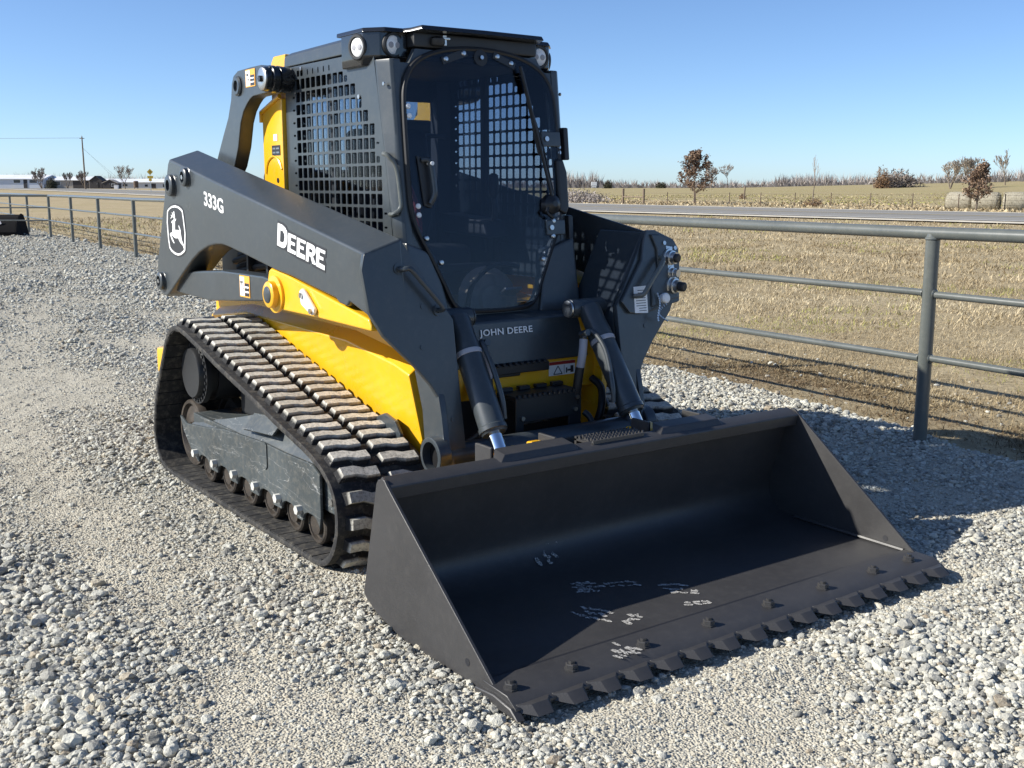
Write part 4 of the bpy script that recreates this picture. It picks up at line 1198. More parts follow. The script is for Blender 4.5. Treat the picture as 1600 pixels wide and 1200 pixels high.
MB().cyl((.99, .27, .425), (1.0, .325, .43), .012, n=8).build('hose_fitting', M['steel'], LOADER)
MB().tube([(.74, .46, .64), (.80, .47, .60), (.84, .44, .52), (.83, .42, .44)], .018, 10, smooth=5).build('hydraulic_hose', M['seal'], LOADER)
MB().tube([(.70, -.22, .70), (.78, -.23, .62), (.82, -.20, .52), (.80, -.16, .42)], .02, 10, smooth=5).build('hydraulic_hose', M['seal'], LOADER)
# quick coupler behind the bucket
qc = MB().box(1.17, 1.24, -.56, .56, .12, .20).box(1.19, 1.24, -.55, -.46, .10, .46).box(1.19, 1.24, .46, .55, .10, .46)
qc.prism([(1.20, -.50, .40), (1.24, -.50, .40), (1.30, -.50, .455), (1.27, -.50, .485)], (0, 1.0, 0))
qc.build('quick_coupler', M['yellow'], LOADER, bevel=.008)
MB().prism([(1.23, -.30, .475), (1.30, -.30, .475), (1.285, -.30, .535), (1.25, -.30, .53)], (0, .05, 0)).prism([(1.18, .33, .48), (1.28, .33, .46), (1.27, .33, .50), (1.20, .33, .515)], (0, .09, 0)).build('coupler_lock', M['yellow'], LOADER, bevel=.006)

# ------------------------------------------------------------------ bucket
shell_o = [(2.09, .012), (1.60, .008), (1.43, .026), (1.35, .062), (1.318, .11), (1.326, .18), (1.358, .30), (1.392, .42), (1.420, .522)]
shell_i = [(1.436, .512), (1.408, .41), (1.374, .30), (1.346, .20), (1.340, .135), (1.366, .082), (1.44, .044), (1.60, .030), (2.09, .032)]
SH = catmull([Vector((p[0], 0, p[1])) for p in shell_o], 4) + catmull([Vector((p[0], 0, p[1])) for p in shell_i], 4)
bk = MB().loft([[Vector((p.x, -1.056, p.z)) for p in SH], [Vector((p.x, 1.056, p.z)) for p in SH]])
bucket = bk.build('bucket', M['blackbucket'], LOADER, angle=30)
bucket['label'] = 'wide matt black dirt bucket with dusty boot prints inside'
sp_ = [(1.438, .532), (1.452, .540), (1.470, .536), (1.482, .522), (2.13, .034), (2.155, .014), (2.15, -.004), (2.06, -.010), (1.62, -.014), (1.40, .028), (1.318, .064), (1.300, .080), (1.304, .10), (1.412, .515), (1.424, .53)]
for s in (-1, 1):
    pl_ = MB().prism(xz(sp_, s * 1.056), (0, s * .013, 0)).build('side_plate', M['blackbucket'], bucket, bevel=.002, seg=1)
    MB().cyl((1.985, s * 1.0692, .062), (1.985, s * 1.0700, .062), .013, n=16).cyl((1.985, s * 1.0555, .062), (1.985, s * 1.0548, .062), .013, n=16).build('plate_hole', M['printblack'], pl_)
    # weld and wear strip where plate meets the edge
    MB().prism([(2.05, s * 1.058, -.012), (2.28, s * 1.058, -.016), (2.24, s * 1.058, .012), (2.15, s * 1.058, .022), (2.05, s * 1.058, .012)], (0, s * .030, 0)).build('edge_end', M['blackbucket'], bucket, bevel=.003, seg=1)
    MB().tube([(1.50, s * 1.050, .040), (2.08, s * 1.050, .036)], .008, 6).build('weld_bead', M['blackbucket'], bucket)
MB().prism([(1.405, -1.0555, .520), (1.428, -1.0555, .540), (1.470, -1.0555, .528), (1.492, -1.0555, .515), (1.482, -1.0555, .466), (1.470, -1.0555, .466), (1.432, -1.0555, .50)], (0, 2.111, 0)).build('top_lip', M['blackbucket'], bucket, bevel=.003, seg=1)
for (y0, y1) in ((-.585, -.205), (.218, .592)):
    MB().loft([[(1.475, y0, .521), (1.475, y1, .521), (1.425, y1, .540), (1.425, y0, .540)], [(1.455, y0 + .035, .552), (1.455, y1 - .02, .552), (1.385, y1 - .02, .562), (1.385, y0 + .035, .562)]]).build('hook_plate', M['blackbucket'], bucket, bevel=.003, seg=1)
    MB().box(1.26, 1.37, y0 + .03, y0 + .045, .42, .56).box(1.26, 1.37, y1 - .045, y1 - .03, .42, .56).build('hook_rib', M['blackbucket'], bucket, bevel=.003, seg=1)
gr = MB().box(1.34, 1.455, -.125, .145, .528, .536).box(1.448, 1.458, -.125, .145, .505, .545).box(1.34, 1.352, -.125, .145, .505, .545)
for k in range(15):
    for j in range(4):
        y_ = -.118 + k * .0185 + (.009 if j % 2 else 0); x_ = 1.352 + j * .026
        gr.prism([(x_, y_, .536), (x_ + .018, y_, .536), (x_ + .009, y_, .553)], (0, .006, 0))
gr.build('step_grating', M['blackbucket'], bucket, smooth=False)
ce = MB().prism([(2.075, -1.075, .020), (2.080, -1.075, .040), (2.205, -1.075, .036), (2.252, -1.075, .012), (2.252, -1.075, .000), (2.075, -1.075, .002)], (0, 2.15, 0)).build('cutting_edge', M['blackbucket'], bucket, bevel=.002, seg=1)
MB().box(2.060, 2.0745, -1.045, 1.045, .0325, .0335).build('edge_seam', M['printblack'], bucket)
TOOTH = MB().loft([[(-.055, -.060, -.002), (-.055, .060, -.002), (-.008, .060, .004), (.012, .040, .004), (.012, -.020, .004), (-.008, -.060, .004)],
                   [(-.055, -.060, -.018), (-.055, .060, -.018), (-.004, .060, -.018), (.052, .034, -.020), (.052, -.022, -.020), (-.004, -.060, -.018)]])
tm = None
for k in range(16):
    y = -1.005 + k * (2.01 / 15)
    if tm is None:
        o = TOOTH.build('tooth', M['blackbucket'], bucket, bevel=.001, seg=1, angle=15); tm = o.data
    else:
        o = link('tooth', tm, bucket)
    o.location = (2.252, y, .016)
bm_ = None
for y in (-1.035, -.80, -.497, -.192, .114, .417, .722, .952):
    if bm_ is None:
        q = MB().lathe((0, 0, 0), (0, 0, 1), [(0, .026), (.004, .026), (.005, .021), (.018, .021), (.020, .018)], 6)
        q.cyl((0, 0, .018), (0, 0, .029), .0105, n=10)
        o = q.build('edge_bolt', M['blackbucket'], bucket, angle=25); bm_ = o.data
    else:
        o = link('edge_bolt', bm_, bucket)
    o.location = (2.172, y, .037)
PRINTS = [[(1.15, -.161), (1.203, -.177), (1.273, -.2), (1.268, -.244), (1.281, -.282), (1.331, -.267), (1.335, -.22), (1.393, -.288), (1.401, -.251), (1.438, -.292), (1.418, -.34)],
          [(1.575, -.317), (1.584, -.291), (1.593, -.266), (1.613, -.25), (1.608, -.331), (1.623, -.31), (1.643, -.294), (1.65, -.261), (1.656, -.24), (1.653, -.341), (1.667, -.321), (1.646, -.205), (1.655, -.179), (1.665, -.154), (1.674, -.129), (1.694, -.113), (1.68, -.207), (1.695, -.174), (1.712, -.149), (1.725, -.12), (1.682, -.288), (1.63, -.28), (1.66, -.30), (1.60, -.30), (1.64, -.32)],
          [(1.789, -.436), (1.817, -.419), (1.828, -.404), (1.854, -.395), (1.877, -.39), (1.833, -.451), (1.853, -.438), (1.876, -.423), (1.814, -.493), (1.842, -.486), (1.869, -.481), (1.892, -.464), (1.927, -.446)],
          [(1.784, -.038), (1.796, -.015), (1.811, .006), (1.833, .019), (1.821, -.059), (1.84, -.043), (1.852, -.02), (1.864, -.059), (1.889, -.035), (1.897, .012), (1.92, -.004), (1.97, -.095), (1.985, -.063), (1.999, -.032), (1.989, -.107), (2.005, -.073), (2.016, -.042)],
          [(1.943, -.345), (1.963, -.327), (1.969, -.368), (1.981, -.354), (1.983, -.399)],
          [(2.115, -.565), (2.159, -.603), (2.176, -.587), (2.194, -.572), (2.20, -.556), (2.164, -.554), (2.185, -.534), (2.195, -.627), (2.195, -.606)]]
pr_r = random.Random(3)


def floor_z(x):
    xs = [p[0] for p in shell_i[3:]]; zs = [p[1] for p in shell_i[3:]]
    if x > 2.08:
        return .041
    return float(np.interp(x, xs, zs)) + .0015


for gi_, g_ in enumerate(PRINTS):
    q = MB()
    for (x, y) in g_:
        an = pr_r.uniform(-.5, .5) + (.9 if gi_ in (1, 3) else .2)
        if gi_ == 0:   # this print climbs the curved back of the bucket
            x = 1.40 + (x - 1.438) * .62; y = y + .0
        l1, w1 = pr_r.uniform(.011, .023), pr_r.uniform(.006, .013)
        ca, sa = math.cos(an), math.sin(an)
        ring = []
        kink = pr_r.random() < .4
        base_ = ((-1, -1), (-.2, -1.1), (.8, -.9), (1.05, -.1), (.9, .8), (.3, .95), (.1, .1 if kink else 1.0), (-.5, .25 if kink else .9), (-1.0, .7))
        for (du, dv) in base_:
            du = du * l1 * pr_r.uniform(.75, 1.15); dv = dv * w1 * pr_r.uniform(.7, 1.2)
            xx = x + du * ca - dv * sa; yy = y + du * sa + dv * ca
            xx = max(xx, 1.348)
            ring.append((xx, yy, floor_z(xx) if gi_ else floor_z(xx) + .002))
        n0 = len(q.v); q.v += ring; q.f.append(tuple(range(n0, n0 + len(base_))))
    q.build('boot_print', M['dustmark'], bucket, normals=False, smooth=False)

# ================================================================== CAB
def XD(z):
    return .47 + (2.12 - z) * .114


cabf = MB()
# roof slab, rear posts, sill rails, floor
cabf.prism([(-.54, -.475, 2.112), (.36, -.475, 2.112), (.36, .475, 2.112), (-.54, .475, 2.112)], (0, 0, .004))
cab = MB().loft([[(-.545, -.478, 2.112), (.33, -.478, 2.118), (.33, .478, 2.118), (-.545, .478, 2.112)],
                 [(-.545, -.474, 2.165), (.33, -.474, 2.178), (.33, .474, 2.178), (-.545, .474, 2.165)],
                 [(-.53, -.44, 2.186), (.33, -.44, 2.200), (.33, .44, 2.200), (-.53, .44, 2.186)]]).build('cab', M['grey'], LOADER, bevel=.008)
cab['label'] = 'dark grey cab with perforated side screens and glass front door'
fl = MB().box(-.54, .60, -.45, .45, .93, .965).build('cab_floor', M['interior'], cab, bevel=.004)
MB().box(-.54, .36, -.452, .452, 2.085, 2.11).build('headliner', M['interior'], cab, bevel=.01)

# perforated side screens
HOLES = [(-.455, 2.06), (-.37, 2.085), (-.06, 2.07), (.07, 2.05), (.16, 2.00), (.29, 1.87), (.385, 1.757), (.425, 1.565), (.46, 1.29), (.40, 1.29), (-.41, 1.465), (-.455, 1.48)]


def inside(p, poly):
    c = False; n = len(poly)
    for i in range(n):
        a, b = poly[i], poly[i - 1]
        if (a[1] > p[1]) != (b[1] > p[1]) and p[0] < (b[0] - a[0]) * (p[1] - a[1]) / (b[1] - a[1]) + a[0]:
            c = not c
    return c


def screen(s):
    bm = bmesh.new()
    px, pz, bar = .0573, .0605, .0118
    x0, z0 = -.5415, 1.085
    nx, nz = 19, 17
    cache = {}

    def V_(x, z):
        k = (round(x, 5), round(z, 5))
        if k not in cache:
            cache[k] = bm.verts.new((x, s * .472, z))
        return cache[k]
    for i in range(nx):
        for j in range(nz):
            a, b = x0 + i * px, z0 + j * pz
            cx_, cz_ = a + px / 2, b + pz / 2
            A_, B2, C_, D_ = V_(a, b), V_(a + px, b), V_(a + px, b + pz), V_(a, b + pz)
            hole = inside((cx_, cz_), HOLES)
            part_ = sum(inside((cx_ + dx * px * .36, cz_ + dz * pz * .36), HOLES) for dx in (-1, 1) for dz in (-1, 1))
            if not hole and part_ < 2:
                bm.faces.new((A_, B2, C_, D_)); continue
            h = bar / 2
            xl, xr, zl, zr = a + h, a + px - h, b + h, b + pz - h
            if part_ < 4:      # cut-off holes along the slanted border
                fx = [inside((a + px * t, cz_), HOLES) for t in (.1, .3, .5, .7, .9)]
                fz = [inside((cx_, b + pz * t), HOLES) for t in (.1, .3, .5, .7, .9)]
                if not fz[0] and not fz[1]:
                    zl = b + pz * .42
                if not fz[-1] and not fz[-2]:
                    zr = b + pz * .58
                if not fx[-1] and not fx[-2]:
                    xr = a + px * .60
                if not fx[0] and not fx[1]:
                    xl = a + px * .40
            k = .005
            o = [(xl + k, zl), (xr - k, zl), (xr, zl + k), (xr, zr - k), (xr - k, zr), (xl + k, zr), (xl, zr - k), (xl, zl + k)]
            v = [bm.verts.new((p[0], s * .472, p[1])) for p in o]
            for f in ((A_, B2, v[1], v[0]), (B2, v[2], v[1]), (B2, C_, v[3], v[2]), (C_, v[4], v[3]), (C_, D_, v[5], v[4]), (D_, v[6], v[5]), (D_, A_, v[7], v[6]), (A_, v[0], v[7])):
                bm.faces.new(f)
    # trim to the slanted front edge and the roof line
    for co, no in (((.394, 0, 2.054), (.30, 0, .047)), ((.438, 0, 1.755), (.44, 0, .086)), ((0, 0, 2.110), (0, 0, 1)), ((-.541, 0, 0), (-1, 0, 0))):
        bmesh.ops.bisect_plane(bm, geom=bm.verts[:] + bm.edges[:] + bm.faces[:], plane_co=co, plane_no=no, clear_outer=True)
    bmesh.ops.recalc_face_normals(bm, faces=bm.faces)
    me = bpy.data.meshes.new('side_screen'); bm.to_mesh(me); bm.free()
    me.materials.append(M['grey'])
    o = link('side_screen', me, cab)
    md = o.modifiers.new('thick', 'SOLIDIFY'); md.thickness = .005; md.offset = 0
    o['label'] = 'perforated grey steel side screen of the cab'
    return o


for s in (-1, 1):
    screen(s)
    MB().prism([(-.50, s * .448, 1.25), (.44, s * .448, 1.25), (.36, s * .448, 2.08), (-.50, s * .448, 2.08)], (0, -s * .004, 0)).build('side_window', M['sideglass'], cab, smooth=False)
    # inner posts
    MB().box(-.54, -.46, s * .455, s * .36, .96, 2.09).build('rear_post', M['interior'], cab, bevel=.015)
    MB().box(-.13, -.085, s * .445, s * .415, 1.2, 2.09).build('window_bar', M['interior'], cab, bevel=.006)
    # front pillar: from the screen edge round to the door frame
    e0 = [(.386, 2.070), (.394, 2.054), (.438, 1.755), (.524, 1.315), (.592, .965)]
    rings = []
    for (xe, ze) in e0:
        xd = XD(ze)
        rings.append([(xe - .012, s * .474, ze), (xe + .008, s * .474, ze), (xd - .006, s * .452, ze), (xd + .004, s * .438, ze), (xd + .004, s * .405, ze), (xd - .03, s * .405, ze), (xe - .012, s * .44, ze)])
    MB().loft(rings).build('front_pillar', M['grey'], cab, bevel=.004)
    MB().cyl((.46, s * .474, 1.965), (.46, s * .479, 1.965), .008, n=10).build('rivet', M['steel'], cab)
for (xx, zz) in ((-.35, 2.093), (.235, 1.925)):
    MB().cyl((xx, -.474, zz), (xx, -.480, zz), .010, n=10).build('rivet', M['steel'], cab)
# rear wall with window opening
MB().box(-.545, -.52, -.45, .45, .96, 1.36).box(-.545, -.52, -.45, .45, 1.98, 2.10).build('rear_wall', M['interior'], cab, bevel=.004)
MB().box(-.535, -.529, -.45, .45, 1.36, 1.98).build('rear_window', M['sideglass'], cab, smooth=False)

# front frame round the door
HALF = [(0, 2.135), (.10, 2.130), (.20, 2.115), (.29, 2.085), (.355, 2.040), (.395, 1.97), (.408, 1.88), (.412, 1.70), (.412, 1.50), (.405, 1.42), (.385, 1.345), (.33, 1.235), (.265, 1.10), (.235, 1.035), (.21, 1.005), (.17, .988), (.09, .982), (0, .980)]
OUT = [(-y, z) for y, z in HALF] + [(y, z) for y, z in reversed(HALF[1:-1])]
OUTS = catmull([Vector((0, y, z)) for y, z in OUT + OUT[:1]], 4)[:-1]


def onD(v, off=0.0, k=1.0):
    y, z = v.y * k, 1.56 + (v.z - 1.56) * k
    return Vector((XD(z) + off, y, z))


fr_o = []
for v in OUTS:
    # push each outline point out to the frame rectangle
    y, z = v.y, v.z
    zc = 1.56
    sy = .440 / max(abs(y), 1e-4); sz = ((2.118 - zc) if z > zc else (zc - .962)) / max(abs(z - zc), 1e-4)
    k = min(sy, sz)
    k = max(k, 1.004)
    yo, zo = y * k, zc + (z - zc) * k
    if zo > 2.056 and abs(yo) > .325:
        if abs(y) < .318:
            yo = math.copysign(.325, yo)
        else:
            zo = 2.056
    fr_o.append(Vector((XD(zo), yo, zo)))
ring_in = [onD(v) for v in OUTS]
MB().loft([fr_o, ring_in, [p + Vector((-.03, 0, 0)) for p in ring_in], [p + Vector((-.03, 0, 0)) for p in fr_o], fr_o], cap=False).build('door_surround', M['grey'], cab, angle=40)
# door: seal, pane and hardware
door = MB().tube([onD(v, .012, 1.0) for v in OUTS] + [onD(OUTS[0], .012), onD(OUTS[1], .012)], .0115, 8).build('door', M['seal'], cab)
door['label'] = 'single pane glass front door with black rubber seal'
pane = [onD(v, .014, .985) for v in OUTS]
MB().loft([pane, [p + Vector((.006, 0, 0)) for p in pane]]).build('door_pane', M['glass'], door, smooth=False)


def dpt(y, z, off=.020):
    return Vector((XD(z) + off, y, z))


DN = Vector((1, 0, .114)).normalized()
for (y, z) in ((-.393, 1.872), (-.390, 1.832), (-.378, 1.450), (-.378, 1.412), (-.348, 1.312), (-.282, 1.206), (.345, 1.305), (.280, 1.20), (.352, 1.375), (-.185, 2.082), (-.090, 2.112), (.09, 2.110), (.165, 2.085)):
    c = dpt(y, z)
    MB().lathe(c - DN * .002, c + DN, [(0, .012), (.006, .012), (.010, .009), (.011, .003)], 14).build('door_bolt', M['white'] if abs(y) > .37 else M['steel'], door)
c = dpt(0, 2.098)
MB().lathe(c, c + DN, [(0, .036), (.003, .036), (.004, .010), (.010, .010)], 24).build('rubber_stop', M['seal'], door)
MB().cyl(c + DN * .008, c + DN * .014, .009, n=12).build('door_bolt', M['steel'], door)
for (a, b) in (((-.205, 2.072), (-.075, 2.118)), ((.07, 2.116), (.185, 2.072))):
    mid = Vector((0, (a[0] + b[0]) / 2, (a[1] + b[1]) / 2)); dv = Vector((0, b[0] - a[0], b[1] - a[1])) / 2; up_ = Vector((0, -dv.z, dv.y)).normalized() * .016
    cc = dpt(mid.y, mid.z, .021)
    MB().obox(cc, (dv.x - .114 * dv.z, dv.y, dv.z), (-.114 * up_.z, up_.y, up_.z), (.002, 0, 0)).build('hinge_strap', M['black'], door, bevel=.001)
# latch lever with its plate
MB().prism([dpt(-.372, 1.665), dpt(-.312, 1.655), dpt(-.296, 1.47), dpt(-.318, 1.44), dpt(-.352, 1.452)], (.010, 0, 0)).build('latch_plate', M['black'], door, bevel=.006)
MB().tube([dpt(-.350, 1.645, .030), dpt(-.322, 1.640, .050), dpt(-.312, 1.56, .055), dpt(-.312, 1.50, .055), dpt(-.325, 1.462, .040)], .012, 10, smooth=4).build('latch_lever', M['grey'], door)
MB().cyl(dpt(-.318, 1.632, .03), dpt(-.318, 1.632, .066), .009, n=12).build('door_bolt', M['white'], door)
MB().tube([dpt(-.265, 1.90, .0), dpt(-.257, 1.77, .0), dpt(-.247, 1.648, .002), dpt(-.268, 1.51, .002), dpt(-.318, 1.373, .004), dpt(-.348, 1.30, .006)], .005, 6, smooth=5).build('wiper_cable', M['seal'], door)
MB().tube([dpt(-.30, 1.752, .0), dpt(-.20, 1.748, .0)], .010, 8).build('cable_clip', M['seal'], door)
# wiper
MB().tube([dpt(.20, 2.07, .045), dpt(.265, 1.78, .05), dpt(.335, 1.49, .045)], .008, 8).build('wiper_arm', M['seal'], door)
MB().tube([dpt(.215, 2.05, .034), dpt(.255, 1.85, .036), dpt(.285, 1.68, .036)], .010, 6).build('wiper_blade', M['seal'], door)
MB().tube([dpt(.245, 1.90, .04), dpt(.30, 1.72, .045), dpt(.345, 1.50, .045)], .005, 6).build('wiper_arm', M['seal'], door)
MB().lathe(dpt(.338, 1.45, .015), dpt(.338, 1.45, .015) + DN, [(0, .05), (.03, .045), (.04, .03), (.05, .015)], 20).build('wiper_motor', M['black'], door, bevel=.003)
MB().tube([dpt(.335, 1.46, .04), dpt(.295, 1.42, .05), dpt(.33, 1.39, .05)], .008, 6, smooth=3).build('wiper_link', M['seal'], door)
# hinges and gas strut on the right hand edge of the picture
for (y, z) in ((.365, 1.752), (.362, 1.345)):
    MB().obox(dpt(y, z, .022), (.006, 0, 0), (0, .055, 0), (-.004, 0, .035)).build('door_hinge', M['grey'], door, bevel=.006)
    MB().obox(dpt(y + .088, z - .02, .0), (.030, 0, 0), (0, .014, 0), (-.008, 0, .075)).build('hinge_block', M['black'], door, bevel=.006)
    c = dpt(y - .03, z, .030)
    MB().cyl(c, c + DN * .006, .012, n=12).build('door_bolt', M['steel'], door)
MB().prism([dpt(.385, 1.66, .0), dpt(.425, 1.66, .0), dpt(.445, 1.60, .0), dpt(.445, 1.44, .0), dpt(.425, 1.40, .0), dpt(.385, 1.42, .0)], (.035, 0, 0)).build('hinge_cover', M['black'], door, bevel=.012, seg=3)
for (y, z) in ((.415, 1.69), (.415, 1.715)):
    c = dpt(y, z, .01); MB().cyl(c, c + DN * .012, .009, n=10).build('door_bolt', M['steel'], door)
# cab grab handle on the near pillar
MB().tube([(.475, -.474, 1.668), (.49, -.500, 1.672), (.515, -.490, 1.660), (.53, -.462, 1.61), (.545, -.452, 1.48), (.545, -.455, 1.44), (.535, -.480, 1.418), (.50, -.480, 1.415)], .0095, 10, smooth=5).build('grab_handle', M['fence'], cab)

# visor roof and lamp pods
vis = [(.10, -.512), (.345, -.512), (.425, -.445), (.43, -.36), (.47, -.345), (.535, -.325), (.545, 0), (.535, .325), (.47, .345), (.43, .36), (.425, .445), (.345, .512), (.10, .512)]
roof = MB().loft([[(x, y, 2.186 + (.006 if abs(y) < .34 and x > .44 else 0)) for x, y in vis], [(x - .012, y * .985, 2.206 + (.006 if abs(y) < .34 and x > .44 else 0)) for x, y in vis]]).build('roof_visor', M['blackgloss'], cab, bevel=.005)
MB().box(.32, .47, -.33, .33, 2.125, 2.19).build('visor_soffit', M['black'], roof, bevel=.01)
for s in (-1, 1):
    pod = [(.135, .507), (.335, .507), (.40, .455), (.412, .33), (.33, .325), (.32, .44), (.135, .46)]
    pb = MB().loft([[(x, s * y, 2.190) for x, y in pod], [(x, s * y, 2.085) for x, y in pod], [(x - .02 - .02 * (x > .3), s * (y - .012), 2.050) for x, y in pod]]).build('lamp_pod', M['blackgloss'], cab, bevel=.006)
    for (c, nrm) in ((Vector((.392, s * .393, 2.135)), Vector((1, s * -.10, -.03)).normalized()), (Vector((.296, s * .500, 2.128)), Vector((.25, s * 1, -.05)).normalized())):
        bz = MB().lathe(c - nrm * .02, c + nrm, [(0, .056), (.034, .056), (.040, .051), (.040, .043), (.030, .042)], 28).build('work_lamp', M['black'], cab, angle=30)
        MB().lathe(c + nrm * .006, c + nrm, [(0, .0415), (.006, .041), (.010, .036), (.012, .010), (.0122, .001)], 28).build('lamp_lens', M['lens'], bz)
        tx = Vector((-nrm.y, nrm.x, 0)).normalized()
        for k in (-1, 1):
            q = c + nrm * .0175 + tx * .017 * k
            MB().lathe(q, q + nrm, [(0, .013), (.0012, .013), (.002, .010), (.002, .001)], 16).build('led_reflector', M['band'], bz)
bc = MB().lathe((.475, -.215, 2.175), (.475, -.215, 2.13), [(0, .02), (.01, .034), (.03, .034), (.04, .028)], 20).build('roof_fan', M['black'], cab)
MB().box(.46, .475, -.185, -.165, 2.14, 2.185).box(.455, .48, -.20, -.15, 2.165, 2.175).build('fan_bracket', M['steel'], bc, bevel=.002)

# interior
seat = MB().box(-.36, .08, -.24, .24, 1.12, 1.25).build('seat', M['seat'], cab, bevel=.05, seg=4)
MB().obox((-.33, 0, 1.52), (.055, 0, .01), (0, .23, 0), (-.05, 0, .30)).build('seat_back', M['seat'], seat, bevel=.05, seg=4)
MB().obox((-.40, 0, 1.90), (.04, 0, .006), (0, .13, 0), (-.012, 0, .08)).build('headrest', M['seat'], seat, bevel=.035, seg=4)
MB().box(-.36, .05, -.22, .22, .965, 1.12).build('seat_base', M['interior'], seat, bevel=.01)
for s in (-1, 1):
    MB().loft([[(-.30, s * .27, 1.30), (.14, s * .27, 1.28), (.16, s * .40, 1.28), (-.30, s * .40, 1.30)], [(-.30, s * .27, 1.40), (.10, s * .27, 1.37), (.12, s * .40, 1.37), (-.30, s * .40, 1.40)]]).build('armrest', M['interior'], seat, bevel=.02)
    js = MB().tube([(.10, s * .34, 1.36), (.115, s * .34, 1.43), (.105, s * .335, 1.50)], .014, 10, smooth=3)
    js.lathe((.105, s * .335, 1.48), (.115, s * .33, 1.60), [(0, .018), (.03, .026), (.08, .028), (.11, .024), (.12, .01)], 14)
    js.build('joystick', M['black'], seat, angle=40)
    MB().obox((.42, s * .2, 1.03), (.05, 0, .03), (0, .05, 0), (-.004, 0, .006)).build('foot_pedal', M['steel'], fl, bevel=.004)
MB().tube([(.10, -.30, 1.78), (.22, -.26, 1.60), (.30, -.235, 1.45), (.30, -.22, 1.32), (.24, -.22, 1.20)], .018, 8, smooth=5).build('seat_belt', M['redbelt'], seat)
MB().box(.22, .27, -.28, .28, 1.13, 1.17).build('lap_bar', M['interior'], seat, bevel=.012)
MB().lathe((.36, .115, .99), (.56, .115, 1.03), [(0, .16), (.02, .17), (.03, .14), (.05, .13), (.055, .08), (.07, .07), (.075, .01)], 40).build('floor_drum', M['brown'], fl, angle=25)
MB().tube([(.52, -.10, .985), (.52, -.07, 1.09), (.52, .02, 1.165), (.52, .10, 1.18), (.52, .19, 1.165)], .012, 8, smooth=5).build('hose_arch', M['seal'], fl)
MB().box(-.46, -.42, .14, .30, 1.62, 1.88).build('display_monitor', M['interior'], cab, bevel=.01)

# ================================================================== PIPE FENCE
POSTX = [4.2, .83, -2.51, -6.0, -9.5, -13.0, -16.5, -20.0, -23.9, -27.7, -31.5, -36.1, -40.5, -45.0]
fence = thing('pipe_fence', 'long grey painted pipe fence running along the gravel edge behind the loader', 'fence', (0.83, 2.996, 0))


def fpnt(x, z):
    return (x - .83, float(fence_y(x)) - 2.996, z)


def rail_wob(x0, x1, z, sag=.004):
    return [fpnt(x0 + (x1 - x0) * t, z - sag * math.sin(math.pi * t)) for t in (0, .5, 1)]


XS = [7.5] + POSTX + [-52]
MB().tube([fpnt(x, 1.268 + .006 * math.sin(i * 2.1)) for i, x in enumerate(XS)], .037, 16).build('top_rail', M['fence'], fence)
for i in range(len(XS) - 1):
    for z, r_ in ((.905, .0215), (.515, .0215)):
        MB().tube(rail_wob(XS[i] - .03, XS[i + 1] + .03, z + .004 * math.sin(i * 3.3 + z * 9)), r_, 12).build('rail', M['fence'], fence)
for x in POSTX:
    c = fpnt(x, -.25); t = fpnt(x, 1.240)
    MB().cyl(c, t, .041, n=20).lathe(t, (t[0], t[1], t[2] + 1), [(0, .041), (.02, .038), (.028, .03)], 20).build('post', M['fence'], fence)
    wl = MB()
    for z in (.905, .515):
        for sx in (-1, 1):
            q = Vector(fpnt(x + sx * .036, z)); wl.lathe(q, q + Vector((sx * 1.0, -sx * .079, 0)), [(0, .030), (.004, .031), (.011, .0225)], 14)
    wl.lathe(fpnt(x, 1.222), fpnt(x, 1.3), [(0, .0415), (.006, .047), (.014, .046), (.02, .040)], 18)
    wl.build('weld', M['fence'], fence)
side = thing('pipe_fence', 'short grey pipe fence branching left from the far corner post', 'fence', (-31.5, float(fence_y(-31.5)), 0))
for z, r_ in ((1.268, .037), (.905, .0215), (.515, .0215)):
    MB().tube([(0, 0, z), (-.58 * 9, -.813 * 9, z)], r_, 10).build('top_rail' if r_ > .03 else 'rail', M['fence'], side)
for k in (3.6, 7.0):
    MB().cyl((-.583 * k, -.813 * k, -.2), (-.583 * k, -.813 * k, 1.24), .041, n=12).build('post', M['fence'], side)


def far(az, d_, dz=0.0):
    a = RAD(az)
    x, y = CX + d_ * math.cos(a), CY + d_ * math.sin(a)
    return (x, y, float(land(x, y)) - .03 + dz)


FACE = math.atan2(_r.y, _r.x)     # things that face the yard turn this way

# spare bucket lying by the far corner
sb = thing('spare_bucket', 'black spare loader bucket with a pale sticker lying beside the far fence corner', 'bucket', (-33.3, 5.15, -.03), FACE)
prof = [(-.45, .02), (.40, .02), (.42, .05), (.22, .46), (.10, .66), (-.05, .70), (-.25, .62), (-.42, .40), (-.5, .15)]
MB().prism([(-2.2, p[0], p[1]) for p in prof], (2.15, 0, 0)).build('bucket_shell', M['matteblack'], sb, bevel=.02)
MB().prism([(-.04, p[0] * 1.05, p[1] * 1.04) for p in prof], (.03, 0, 0)).build('side_plate', M['matteblack'], sb, bevel=.004)
MB().obox((-.62, -.43, .42), (.11, 0, .05), (-.02, 0, .05), (0, .01, .0)).build('sticker', M['white'], sb)

